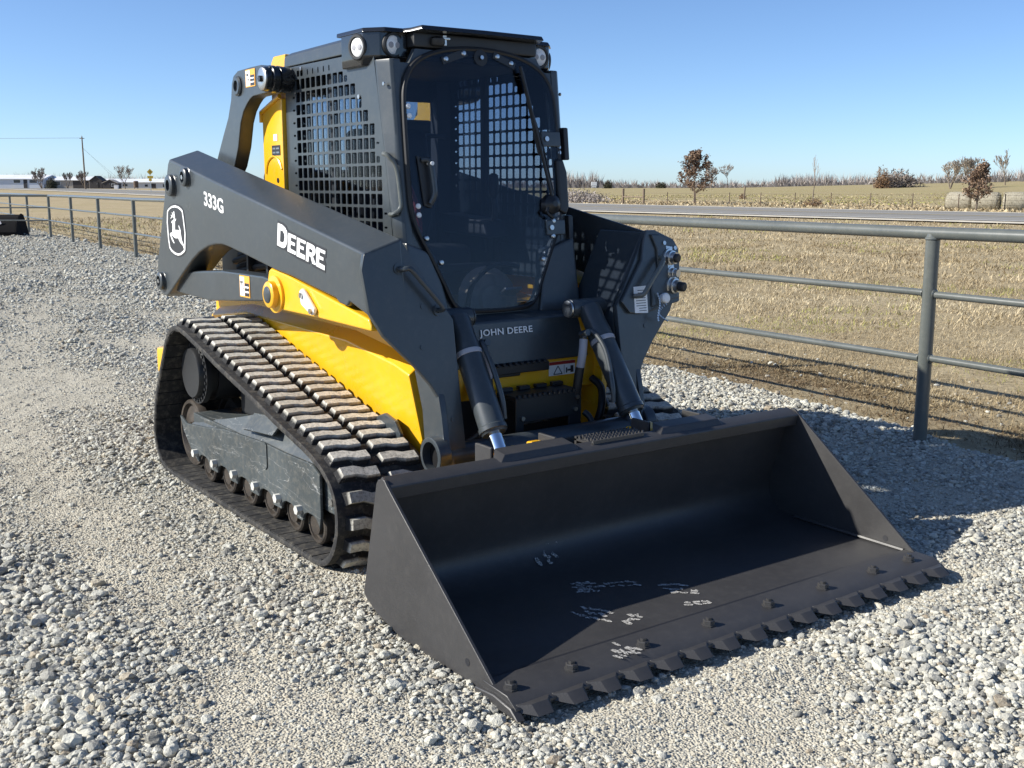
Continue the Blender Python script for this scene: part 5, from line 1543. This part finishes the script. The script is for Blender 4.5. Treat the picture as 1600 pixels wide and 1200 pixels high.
# ================================================================== HAY BALES
def hay_mat():
    m, nt, b = newmat('weathered_hay')
    tc = N(nt, 'ShaderNodeTexCoord')
    mp = N(nt, 'ShaderNodeMapping'); mp.inputs['Scale'].default_value = (14, 3, 3); nt.links.new(tc.outputs['Object'], mp.inputs['Vector'])
    n = N(nt, 'ShaderNodeTexNoise', Scale=1.6, Detail=8.0, Roughness=0.75); nt.links.new(mp.outputs[0], n.inputs['Vector'])
    c = ramp(nt, n.outputs['Fac'], [(0.3, (0.15, 0.13, 0.095)), (0.5, (0.34, 0.31, 0.24)), (0.7, (0.48, 0.445, 0.36))])
    nt.links.new(c, b.inputs['Base Color']); b.inputs['Roughness'].default_value = 1.0; b.inputs['Specular IOR Level'].default_value = .1
    bp = N(nt, 'ShaderNodeBump', Strength=.8, Distance=.05); nt.links.new(n.outputs['Fac'], bp.inputs['Height']); nt.links.new(bp.outputs[0], b.inputs['Normal'])
    return m


M['hay'] = hay_mat()
BL = [('weathered round hay bale at the left end of the row', (122.45, 84)), ('weathered round hay bale in the middle of the row behind the small oak', (121.30, 83.4)), ('weathered round hay bale at the right end of the row past the dark gap', (120.0, 83))]
for i, (lb, (az, d_)) in enumerate(BL):
    p = far(az, d_, -.14)
    t = thing('hay_bale', lb, 'hay bale', p, RAD(16 + i * 4), 'round hay bales beyond the road')
    L_ = (.92, .92, .85)[i]
    q = MB().lathe((-L_, 0, .64), (L_, 0, .64), [(.03, .02), (.02, .30), (.05, .50), (.12, .60), (.24, .655), (L_ * .7, .67), (L_ * 1.3, .665), (2 * L_ - .24, .655), (2 * L_ - .12, .60), (2 * L_ - .05, .50), (2 * L_ - .02, .30), (2 * L_ - .03, .02)], 40)
    o = q.build('bale', M['hay'], t, angle=50)
    for v in o.data.vertices:
        n_ = vn(v.co.x * 5 + i * 9, math.atan2(v.co.y, v.co.z - .64) * 4, 3) - .5
        v.co.y *= 1 + .05 * n_; v.co.z = .64 + (v.co.z - .64) * (1 + .05 * n_)
        v.co.z = max(v.co.z, .03)
    g_ = np.random.default_rng(40 + i); n = 900
    th = g_.uniform(0, 6.283, n); xx = g_.uniform(-L_, L_, n); rad_ = .655 - .06 * (np.abs(xx) / L_) ** 6
    B = np.stack([xx, rad_ * np.sin(th), .64 + rad_ * np.cos(th)], -1); B = B[B[:, 2] > .05]; n = len(B)
    d1 = g_.normal(0, 1, (n, 3)) * [1, .6, .6]; d1 /= np.linalg.norm(d1, axis=1)[:, None]
    wv = g_.normal(0, .012, (n, 3))
    V = np.stack([B - wv, B + wv, B + d1 * g_.uniform(.05, .14, n)[:, None]], 1).reshape(-1, 3)
    struct(np_mesh('loose_straw', V, np.arange(3 * n).reshape(-1, 3), M['hay'], t), 'stuff')

# ================================================================== TREES
M['bark'] = paint('bark', (0.17, 0.135, 0.105), 0.95, var=.3, bump=.2, scale=4, fine=30)
M['twig'] = paint('bare_twigs', (0.23, 0.19, 0.16), 0.95, var=.25, bump=0, scale=2)
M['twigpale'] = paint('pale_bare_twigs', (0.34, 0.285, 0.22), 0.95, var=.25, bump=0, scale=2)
M['twiggrey'] = paint('far_grey_twigs', (0.34, 0.30, 0.275), 0.95, var=.2, bump=0, scale=.05)  # grey lightened for the horizon wood, painting in slight haze
M['cedar'] = paint('cedar_foliage', (0.055, 0.055, 0.03), 0.9, var=.4, bump=0, scale=6)
M['rustleaf'] = paint('rust_foliage', (0.21, 0.125, 0.065), 0.9, var=.4, bump=0, scale=6)


def leaf_mat():
    m, nt, b = newmat('brown_oak_leaves')
    at = N(nt, 'ShaderNodeAttribute', attribute_name='tone')
    c = ramp(nt, at.outputs['Fac'], [(0.0, (0.085, 0.045, 0.028)), (0.5, (0.19, 0.12, 0.075)), (1.0, (0.31, 0.215, 0.14))])
    nt.links.new(c, b.inputs['Base Color']); b.inputs['Roughness'].default_value = .8
    return m


M['leaf'] = leaf_mat()


def branches(rr, base, dirn, length, rad, depth, segs, shrink=.70, spread=.55, up=.12, nchild=(2, 3)):
    """recursive limbs: list of (p0, p1, r0, r1, depth)"""
    p = Vector(base); d_ = Vector(dirn).normalized(); r = rad
    n = 3
    for k in range(n):
        d2 = (d_ + Vector((rr.uniform(-.16, .16), rr.uniform(-.16, .16), rr.uniform(-.05, .14) + up * .3))).normalized()
        q = p + d2 * (length / n); r1 = r * .88
        segs.append((p, q, r, r1, depth))
        p, d_, r = q, d2, r1
        if depth > 0 and k >= 1 and rr.random() < .75:
            s_ = Vector((rr.uniform(-1, 1), rr.uniform(-1, 1), rr.uniform(-.2, .6))).normalized()
            branches(rr, p, (d_ + s_ * spread * 1.6), length * shrink * rr.uniform(.6, 1), r * .55, depth - 1, segs, shrink, spread, up, nchild)
    if depth > 0:
        for k in range(rr.randint(*nchild)):
            s_ = Vector((rr.uniform(-1, 1), rr.uniform(-1, 1), rr.uniform(-.3, .6))).normalized()
            branches(rr, p, (d_ + s_ * spread), length * shrink * rr.uniform(.75, 1.1), r * .68, depth - 1, segs, shrink, spread, up, nchild)


def seg_mesh(segs, mb, sides=4, minr=0.0):
    for (p, q, r0, r1, dp) in segs:
        mb.cyl(p, q, max(r0, minr), max(r1, minr), n=sides)


def fit(segs, h, w):
    top = max(max(s[0].z, s[1].z) for s in segs)
    wid = max(max(abs(s[1].x), abs(s[1].y)) for s in segs)
    kz, kx = h / top, w / wid
    f = lambda v: Vector((v.x * kx, v.y * kx, v.z * kz))
    return [(f(a), f(b), r0, r1, dp) for a, b, r0, r1, dp in segs]


def bare_tree(label, az, d_, h, w, seed, group, depth=4, mat='twig', trunkr=.11, stem=.2, minr=.02, dz=0.0, multi=1):
    rr = random.Random(seed)
    t = thing('bare_tree', label, 'tree', far(az, d_, dz), rr.uniform(0, 6), group)
    trunk, crown = MB(), MB()
    segs = []
    for m_ in range(multi):
        a = rr.uniform(0, 6.28)
        lean = (0, 0, 1) if multi == 1 else (math.cos(a) * .5, math.sin(a) * .5, 1)
        branches(rr, (0, 0, -.1), lean, stem * 10, trunkr, depth, segs, shrink=.76, spread=.55, up=.16, nchild=(2, 3))
    segs = fit(segs, h, w)
    seg_mesh([s for s in segs if s[4] == depth], trunk, 8)
    seg_mesh([s for s in segs if s[4] < depth], crown, 3, minr)
    trunk.build('trunk', M['bark'], t)
    crown.build('crown', M[mat], t, normals=False)
    return t


def oak(label, az, d_, h, w, seed, nleaf, lean=0.0):
    rr = random.Random(seed)
    t = thing('oak_tree', label, 'tree', far(az, d_), 0, 'young oaks with brown leaves')
    trunk, crown = MB(), MB()
    path = [Vector((lean * (k / 7) ** 1.5 + .03 * math.sin(k * 2), .02 * math.cos(k * 3), h * k / 7 * .97 - .1)) for k in range(8)]
    trunk.tube(path, .075, 8, r2=.015)
    tips = []
    segs = []
    for k in range(46):
        f = .20 + .78 * (k + rr.random()) / 46
        i = min(int(f * 7), 6); b = path[i].lerp(path[i + 1], f * 7 - i)
        wid = w * (1.0 - f) ** .62 * 1.75 * rr.uniform(.5, 1.1)
        a = k * 2.4 + rr.uniform(-.5, .5)
        d2 = Vector((math.cos(a), math.sin(a), rr.uniform(-.05, .25) + .7 * f))
        
        branches(rr, b, d2, max(wid * .62, .12), .022, 1, segs, shrink=.6, spread=.8)
    for (p, q, r0, r1, dp) in segs:
        for k in range(2):
            tips.append(p.lerp(q, rr.random()))
    seg_mesh(segs, crown, 3, .008)
    trunk.build('trunk', M['bark'], t)
    crown.build('limbs', M['twig'], t, normals=False)
    n = nleaf
    B = np.array([tips[rr.randrange(len(tips))] for _ in range(n)]) + rng.normal(0, .10, (n, 3))
    d1 = rng.normal(0, 1, (n, 3)); d1 /= np.linalg.norm(d1, axis=1)[:, None]
    d2 = np.cross(d1, rng.normal(0, 1, (n, 3))); d2 /= np.linalg.norm(d2, axis=1)[:, None]
    l_ = rng.uniform(.06, .12, n)[:, None]
    V = np.stack([B - d1 * l_, B + d2 * l_ * .55, B + d1 * l_, B - d2 * l_ * .55], 1).reshape(-1, 3)
    o = np_mesh('crown', V, np.arange(4 * n).reshape(-1, 4), M['leaf'], t)
    add_attr(o, 'tone', np.repeat(np.clip(rng.normal(.5, .25, n), 0, 1), 4))
    return t


oak('young oak holding brown leaves beyond the road behind the far arm', 135.08, 101, 4.7, 2.0, 3, 4600)
oak('small leaning oak with dark brown leaves in front of the hay bales', 121.74, 80, 3.15, 1.15, 8, 2000, .35)
G1 = 'bare winter trees by the far buildings'
bare_tree('broad bare tree in front of the white barn at far left', 167.17, 246, 4.3, 2.5, 21, G1, minr=.024, multi=3, stem=.13)
bare_tree('thin bare tree beside the open carport', 166.05, 248, 3.5, 1.2, 22, G1, minr=.024, multi=2, stem=.13)
bare_tree('bare tree behind the utility pole', 165.25, 252, 3.9, 1.9, 23, G1, minr=.024, multi=3, stem=.13)
bare_tree('spreading bare tree in front of the long low barn', 163.45, 244, 4.9, 2.8, 24, G1, minr=.026, multi=2, stem=.15)
G2 = 'bare trees on the far field edge'
bare_tree('low bare tree directly right of the young oak', 134.25, 330, 6.6, 3.9, 31, G2, minr=.045, depth=4)
bare_tree('bare tree second right of the young oak', 133.45, 330, 7.2, 3.8, 32, G2, minr=.045, depth=4)
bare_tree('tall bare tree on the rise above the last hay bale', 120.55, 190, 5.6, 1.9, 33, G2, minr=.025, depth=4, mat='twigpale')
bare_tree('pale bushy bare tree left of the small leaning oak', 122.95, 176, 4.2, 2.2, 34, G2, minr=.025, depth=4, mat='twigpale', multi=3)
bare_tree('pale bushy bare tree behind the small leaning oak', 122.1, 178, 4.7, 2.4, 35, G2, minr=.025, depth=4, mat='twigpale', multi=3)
bare_tree('slender bare sapling standing alone in the far verge', 129.25, 92, 4.0, .8, 36, G2, minr=.012, depth=2, trunkr=.05, stem=.5)


def bushy(name, label, cat, az, d_, h, w, seed, mat, n, dens=.5, group=None, dz=0.0, tri=.10):
    """leafy or twiggy mound made of many small faces"""
    t = thing(name, label, cat, far(az, d_, dz), 0, group)
    g = np.random.default_rng(seed)
    u_ = g.normal(0, 1, (n, 3)); u_ /= np.linalg.norm(u_, axis=1)[:, None]
    r_ = g.random(n) ** dens
    lump = .72 + .5 * np.array([vn(a[0] * 2.3 + seed, a[1] * 2.3 + a[2] * 1.9, 7) for a in u_]).ravel()
    B = u_ * (r_ * lump)[:, None] * [w, w, h]; B[:, 2] = np.abs(B[:, 2])
    d1 = g.normal(0, 1, (n, 3)) + [0, 0, .4]; d1 /= np.linalg.norm(d1, axis=1)[:, None]
    d2 = np.cross(d1, g.normal(0, 1, (n, 3))); d2 /= np.linalg.norm(d2, axis=1)[:, None]
    l_ = g.uniform(.5, 1.3, n)[:, None] * tri
    V = np.stack([B - d2 * l_ * .3, B + d2 * l_ * .3, B + d1 * l_ * 1.5], 1).reshape(-1, 3)
    np_mesh('foliage', V, np.arange(3 * n).reshape(-1, 3), M[mat], t)
    st = MB()
    rr = random.Random(seed); sg = []
    for k in range(7):
        branches(rr, (0, 0, -.05), (rr.uniform(-1, 1), rr.uniform(-1, 1), rr.uniform(.4, 1.4)), h * .7, .03 * h ** .5, 1, sg)
    sg = fit(sg, h * 1.05, w * .95)
    seg_mesh(sg, st, 3, .012)
    st.build('stems', M['twig'], t, normals=False)
    return t


bushy('cedar_shrub', 'dark rounded cedar between the barn and the carport', 'shrub', 166.75, 244, 2.3, 1.25, 1, 'cedar', 1400, tri=.22)
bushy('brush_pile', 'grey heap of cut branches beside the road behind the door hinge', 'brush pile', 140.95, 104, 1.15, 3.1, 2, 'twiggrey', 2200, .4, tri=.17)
bushy('brush_pile', 'dark tangled brush pile on the far field edge', 'brush pile', 125.35, 190, 2.6, 3.6, 4, 'twig', 2200, .45, tri=.32)
bushy('rust_shrub', 'rust coloured cedar beside the dark brush pile', 'shrub', 126.05, 186, 3.2, 1.4, 5, 'rustleaf', 1300, tri=.22)
bushy('brown_bush', 'low brown leafy bush at the foot of the slender sapling', 'shrub', 129.25, 91, .62, .85, 6, 'rustleaf', 700, tri=.09)
bushy('brown_bush', 'small brown tuft standing in the pasture right of the oak', 'shrub', 132.65, 122, .62, .48, 7, 'rustleaf', 400, tri=.10)
bushy('dark_cedar', 'small dark cedar right of the white box on the field edge', 'shrub', 139.45, 330, 2.3, 1.5, 8, 'cedar', 500, tri=.4, group='small dark cedars on the horizon')
bushy('dark_cedar', 'small dark cedar on the horizon left of the young oak', 'shrub', 136.75, 330, 1.9, 1.7, 9, 'cedar', 500, tri=.4, group='small dark cedars on the horizon')

# far wood that reads as one grey mass
def woodland():
    rr = random.Random(77); mb = MB()
    arcs = [(118.5, 141.5, 380, 420, 300, (2.0, 3.8)), (126.2, 131.2, 350, 390, 130, (3.6, 5.6)), (158, 171, 420, 470, 120, (4.5, 6.5)), (141, 158, 400, 460, 200, (2.4, 4.6)), (108, 119, 380, 430, 120, (2.0, 4.0)), (118, 122.5, 215, 250, 60, (2.0, 3.2)), (122, 125.5, 215, 250, 50, (1.5, 2.4)), (139.8, 142.2, 380, 410, 40, (5, 7))]
    for a0, a1, d0, d1, n, hh in arcs:
        for k in range(n):
            az = rr.uniform(a0, a1); d_ = rr.uniform(d0, d1)
            b = Vector(far(az, d_)); h = rr.uniform(*hh)
            k_ = d_ / 400
            for j in range(13):
                e = b + Vector((rr.gauss(0, h * .22), rr.gauss(0, h * .22), h * rr.uniform(.45, 1)))
                s_ = b.lerp(e, rr.uniform(0, .4)) + Vector((0, 0, h * .1)); wv = Vector((rr.uniform(-1, 1), rr.uniform(-1, 1), 0)).normalized() * .13 * k_
                o = len(mb.v)
                mb.v += [tuple(s_ - wv), tuple(s_ + wv), tuple(e)]
                mb.f.append((o, o + 1, o + 2))
            for j in range(5):     # undergrowth
                c = b + Vector((rr.gauss(0, 1.6), rr.gauss(0, 1.6), 0)); wv = Vector((_r.x, _r.y, 0)) * rr.uniform(.3, .9) * k_
                o = len(mb.v)
                mb.v += [tuple(c - wv - Vector((0, 0, .2))), tuple(c + wv - Vector((0, 0, .2))), tuple(c + Vector((rr.uniform(-.4, .4), rr.uniform(-.4, .4), h * rr.uniform(.25, .5))))]
                mb.f.append((o, o + 1, o + 2))
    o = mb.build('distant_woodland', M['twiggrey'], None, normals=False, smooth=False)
    struct(o, 'stuff'); o['label'] = 'grey line of leafless woodland along the horizon'


woodland()

# rough pasture tufts on the bank beyond the road
def verge():
    n = 26000
    az = RAD(1) * rng.uniform(117, 143, n); d_ = rng.uniform(66, 150, n) ** 1.0
    x = CX + d_ * np.cos(az); y = CY + d_ * np.sin(az)
    keep = (y > 59.5) & (rng.random(n) < .25 + .75 * (fbm(x * .12, y * .12, 99, 3) > .48)); x, y, d_ = x[keep], y[keep], d_[keep]; n = len(x)
    z = land(x, y) - .03
    h = rng.uniform(.04, .17, n) * (1 - .3 * (y > 80)); w = h * rng.uniform(.35, .9, n); a = rng.uniform(0, 3.14, n)
    B = np.stack([x, y, z], -1); s_ = np.stack([np.cos(a) * w, np.sin(a) * w, np.zeros(n)], -1)
    T_ = B + np.stack([rng.normal(0, .1, n), rng.normal(0, .1, n), h], -1)
    V = np.stack([B - s_, B + s_, T_], 1).reshape(-1, 3)
    o = np_mesh('verge_grass', V, np.arange(3 * n).reshape(-1, 3), M['blade'])
    add_attr(o, 'tone', np.repeat(np.where(rng.random(n) < .35 * (y > 75), 1.0, np.clip(rng.normal(.42, .16, n), 0, .8)), 3))
    struct(o, 'stuff'); o['label'] = 'rough dead grass on the bank beyond the road'


verge()

# wire fence beyond the road with its wooden brace
M['post'] = paint('rusty_steel_post', (0.12, 0.085, 0.065), .9, var=.3, bump=.1)
M['oldwood'] = paint('weathered_wood', (0.19, 0.145, 0.105), .95, var=.35, bump=.2, scale=8, fine=60)
wf0 = far(138.67, 98)
wf = thing('wire_fence', 'wire stock fence on thin posts along the far side of the road', 'fence', wf0)
prev = None
for az, d_ in ((138.67, 98), (137.63, 96), (136.43, 94), (135.02, 93), (133.33, 92), (131.79, 91), (130.12, 90), (128.4, 89), (126.54, 88), (124.6, 87), (122.53, 82), (120.5, 81), (118.5, 80)):
    p = Vector(far(az, d_)) - Vector(wf0)
    wood = az > 137
    MB().cyl(p - Vector((0, 0, .2)), p + Vector((.02, 0, 1.32 if wood else 1.05)), .10 if wood else .034, n=8).build('post', M['oldwood'] if wood else M['post'], wf)
    if prev is not None:
        q = MB()
        for z in (.3, .62, .95):
            q.tube([prev + Vector((0, 0, z)), p + Vector((0, 0, z))], .006, 4)
        q.build('wire', M['post'], wf)
        if wood:
            MB().cyl(prev + Vector((0, 0, .62)), p + Vector((0, 0, .60)), .055, n=8).build('brace_rail', M['oldwood'], wf)
    prev = p
MB().cyl(Vector(far(132.61, 118)) - Vector(wf0), Vector(far(132.61, 118)) - Vector(wf0) + Vector((.1, 0, 1.35)), .08, n=8).build('corner_post', M['oldwood'], wf)

# small white shelter far out on the field edge
p = far(140.16, 300)
t = thing('white_box_sign', 'small white box sign on the far field edge', 'sign', p, FACE)
M['whitepaint'] = paint('white_wall_paint', (0.78, 0.79, 0.80), .6, var=.04, bump=.02, scale=.3)
MB().box(-.75, .75, -.2, .2, .75, 1.75).build('board', M['whitepaint'], t, bevel=.03)
MB().box(-.6, -.5, -.1, .1, -.1, .75).build('leg', M['whitepaint'], t)
MB().box(.5, .6, -.1, .1, -.1, .75).build('leg', M['whitepaint'], t)
MB().box(-.6, .6, -.19, -.15, .30, .62).build('lower_board', M['whitepaint'], t)

# ================================================================== FAR BUILDINGS
M['metalwall'] = paint('pale_metal_siding', (0.60, 0.61, 0.63), .6, var=.06, bump=.02, scale=.2)
M['metalroof'] = paint('white_metal_roof', (0.82, 0.82, 0.81), .4, var=.04, bump=.02, scale=.2)
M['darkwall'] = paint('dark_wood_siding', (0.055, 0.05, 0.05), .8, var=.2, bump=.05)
M['winglass'] = paint('dark_window', (0.05, 0.055, 0.06), .15, var=.1, bump=0)
M['tanwall'] = paint('tan_siding', (0.40, 0.36, 0.31), .8, var=.1, bump=.03)


def building(label, az, d_, w, dep, hw, hr, wall, roof, wins=(), doors=(), gable=False, name='barn', over=.25):
    """local x runs along the picture, -y faces the yard"""
    t = thing(name, label, 'building', far(az, d_), FACE)
    q = MB()
    if gable:
        q.prism([(-w / 2, 0, -.3), (w / 2, 0, -.3), (w / 2, 0, hw), (0, 0, hw + hr), (-w / 2, 0, hw)], (0, dep, 0)); q.build('wall', M[wall], t)
        r_ = MB()
        for s in (-1, 1):
            r_.prism([(s * (w / 2 + over), -over, hw - .1), (0, -over, hw + hr + .06), (0, -over, hw + hr + .18), (s * (w / 2 + over), -over, hw + .03)], (0, dep + 2 * over, 0))
        r_.build('roof', M[roof], t)
    else:
        q.box(-w / 2, w / 2, 0, dep, -.3, hw); q.build('wall', M[wall], t)
        r_ = MB().prism([(-w / 2 - over, -over, hw - .02), (-w / 2 - over, dep / 2, hw + hr), (-w / 2 - over, dep + over, hw - .02), (-w / 2 - over, dep + over, hw + .10), (-w / 2 - over, dep / 2, hw + hr + .12), (-w / 2 - over, -over, hw + .10)], (w + 2 * over, 0, 0))
        r_.build('roof', M[roof], t)
        for s in (-1, 1):
            MB().prism([(s * w / 2, 0, hw), (s * w / 2, dep / 2, hw + hr), (s * w / 2, dep, hw)], (-s * .1, 0, 0)).build('gable_end', M[wall], t)
    for (x0, x1, z0, z1) in wins:
        f = MB().box(x0 - .06, x1 + .06, -.04, .02, z0 - .06, z1 + .06).build('window', M['whitepaint'], t)
        MB().box(x0, x1, -.05, -.041, z0, z1).build('pane', M['winglass'], f)
    for (x0, x1, z0, z1) in doors:
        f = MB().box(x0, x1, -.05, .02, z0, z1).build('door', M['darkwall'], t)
        MB().box(x1 - .25, x1 - .15, -.08, -.05, z0 + .95, z0 + 1.05).build('handle', M['steel'], f)
    return t


building('long white metal barn at the far left edge behind the fence', 169.2, 266, 21, 9, 2.0, .85, 'metalwall', 'metalroof', [(-1.5, .9, 1.25, 1.85), (4.2, 5.6, 1.2, 1.85), (7.6, 9.2, 1.2, 1.85)], [(6.3, 7.1, 0, 1.9)])
MB()
b2 = building('white roofed carport with a dark open bay beside the cedar', 166.0, 262, 9.6, 7, 1.75, .75, 'tanwall', 'metalroof', [(-4.0, -1.8, .7, 1.5)], [(1.0, 4.4, 0, 1.65)])  # wide dark panel paints the shade inside the open bay
building('dark gabled shed right of the utility pole', 164.78, 256, 2.6, 3, 1.7, .85, 'darkwall', 'darkwall', [], [(-.5, .5, 0, 1.5)], True, 'shed', .12)
building('small dark gabled porch in front of the long low barn', 164.15, 254, 3.2, 2.5, 1.2, .6, 'darkwall', 'tanwall', [(.4, 1.1, .5, 1.0)], [(-.5, .2, 0, 1.1)], True, 'porch', .1)
building('long low barn with pale metal roof left of the loader arm', 162.85, 268, 20, 9, 1.35, .75, 'metalwall', 'metalroof', [(-3.5, -2.4, .5, 1.0), (1.5, 2.2, .4, .9), (5.6, 7.0, .3, 1.0)], [(-6.0, -5.2, 0, 1.2), (3.0, 4.0, 0, 1.1)])
p = far(162.95, 250)
t = thing('water_tank', 'rusty brown upright tank in front of the long low barn', 'tank', p, FACE)
MB().lathe((0, 0, .2), (0, 0, 2), [(0, .45), (.05, .5), (1.3, .5), (1.42, .4), (1.45, .1)], 20).build('tank_body', M['post'], t)
for s in (-1, 1):
    MB().box(s * .35 - .05, s * .35 + .05, -.05, .05, -.2, .25).build('leg', M['post'], t)
t = thing('propane_tank', 'white utility cabinet in front of the spreading bare tree', 'cabinet', far(163.85, 243), FACE)
MB().box(-.4, .4, -.3, .3, -.1, .75).build('cabinet_body', M['whitepaint'], t, bevel=.06)
MB().box(-.42, .42, -.32, .32, .72, .80).build('lid', M['whitepaint'], t, bevel=.02)

# utility pole with line and guy wires
pp = far(165.25, 226)
t = thing('utility_pole', 'tall weathered wooden utility pole with one wire line at far left', 'utility pole', pp)
MB().cyl((0, 0, -.5), (-.02, -.05, 9.75), .17, .115, n=12).build('pole', M['oldwood'], t)
MB().obox((-.02, -.05, 9.45), (_r.x * .45, _r.y * .45, 0), (-_r.y * .05, _r.x * .05, 0), (0, 0, .06)).build('cross_arm', M['oldwood'], t)
MB().lathe((-.02, -.05, 9.75), (-.02, -.05, 10.0), [(0, .06), (.1, .075), (.15, .03), (.2, .05), (.24, .01)], 10).build('insulator', M['tanwall'], t)
wd = Vector((-_r.x, -_r.y, 0))
MB().tube([Vector((-.02, -.05, 9.58)) + wd * 22 * k - Vector((0, 0, .06 + .6 * math.sin(math.pi * min(1, k / 6)) * .4)) for k in range(5)], .022, 5).build('power_line', M['post'], t)
for dx in (0, 1):
    MB().tube([(-.1, -.15, 7.9 - dx * .25), Vector((_r.x, _r.y, 0)) * (6.4 + dx * .9) + Vector((0, 0, 1.2 + dx * .0))], .012, 5).build('guy_wire', M['post'], t)

# road sign
t = thing('road_sign', 'yellow diamond warning sign above two small yellow plates on a post', 'road sign', far(162.27, 176), FACE)
M['signyellow'] = paint('yellow_sign_sheet', (0.50, 0.33, 0.02), .5, var=.1, bump=0)
MB().box(-.035, .035, -.03, .03, -.3, 3.4).build('post', M['steel'], t)
dm = MB().prism([(-.46, -.035, 3.05), (0, -.035, 2.59), (.46, -.035, 3.05), (0, -.035, 3.51)], (0, -.012, 0)).build('diamond_plate', M['signyellow'], t)
MB().prism([(-.40, -.048, 3.05), (0, -.048, 2.65), (.40, -.048, 3.05), (0, -.048, 3.45)], (0, -.003, 0)).build('border', M['printblack'], dm)
MB().prism([(-.37, -.052, 3.05), (0, -.052, 2.68), (.37, -.052, 3.05), (0, -.052, 3.42)], (0, -.003, 0)).build('panel', M['signyellow'], dm)
MB().box(-.05, .05, -.058, -.055, 2.85, 3.22).box(-.05, .18, -.058, -.055, 3.0, 3.1).build('symbol', M['printblack'], dm)
MB().box(-.43, .43, -.05, -.035, 2.10, 2.46).build('plate', M['signyellow'], t)
MB().box(-.22, .22, -.05, -.035, 1.70, 2.07).build('plate', M['signyellow'], t)
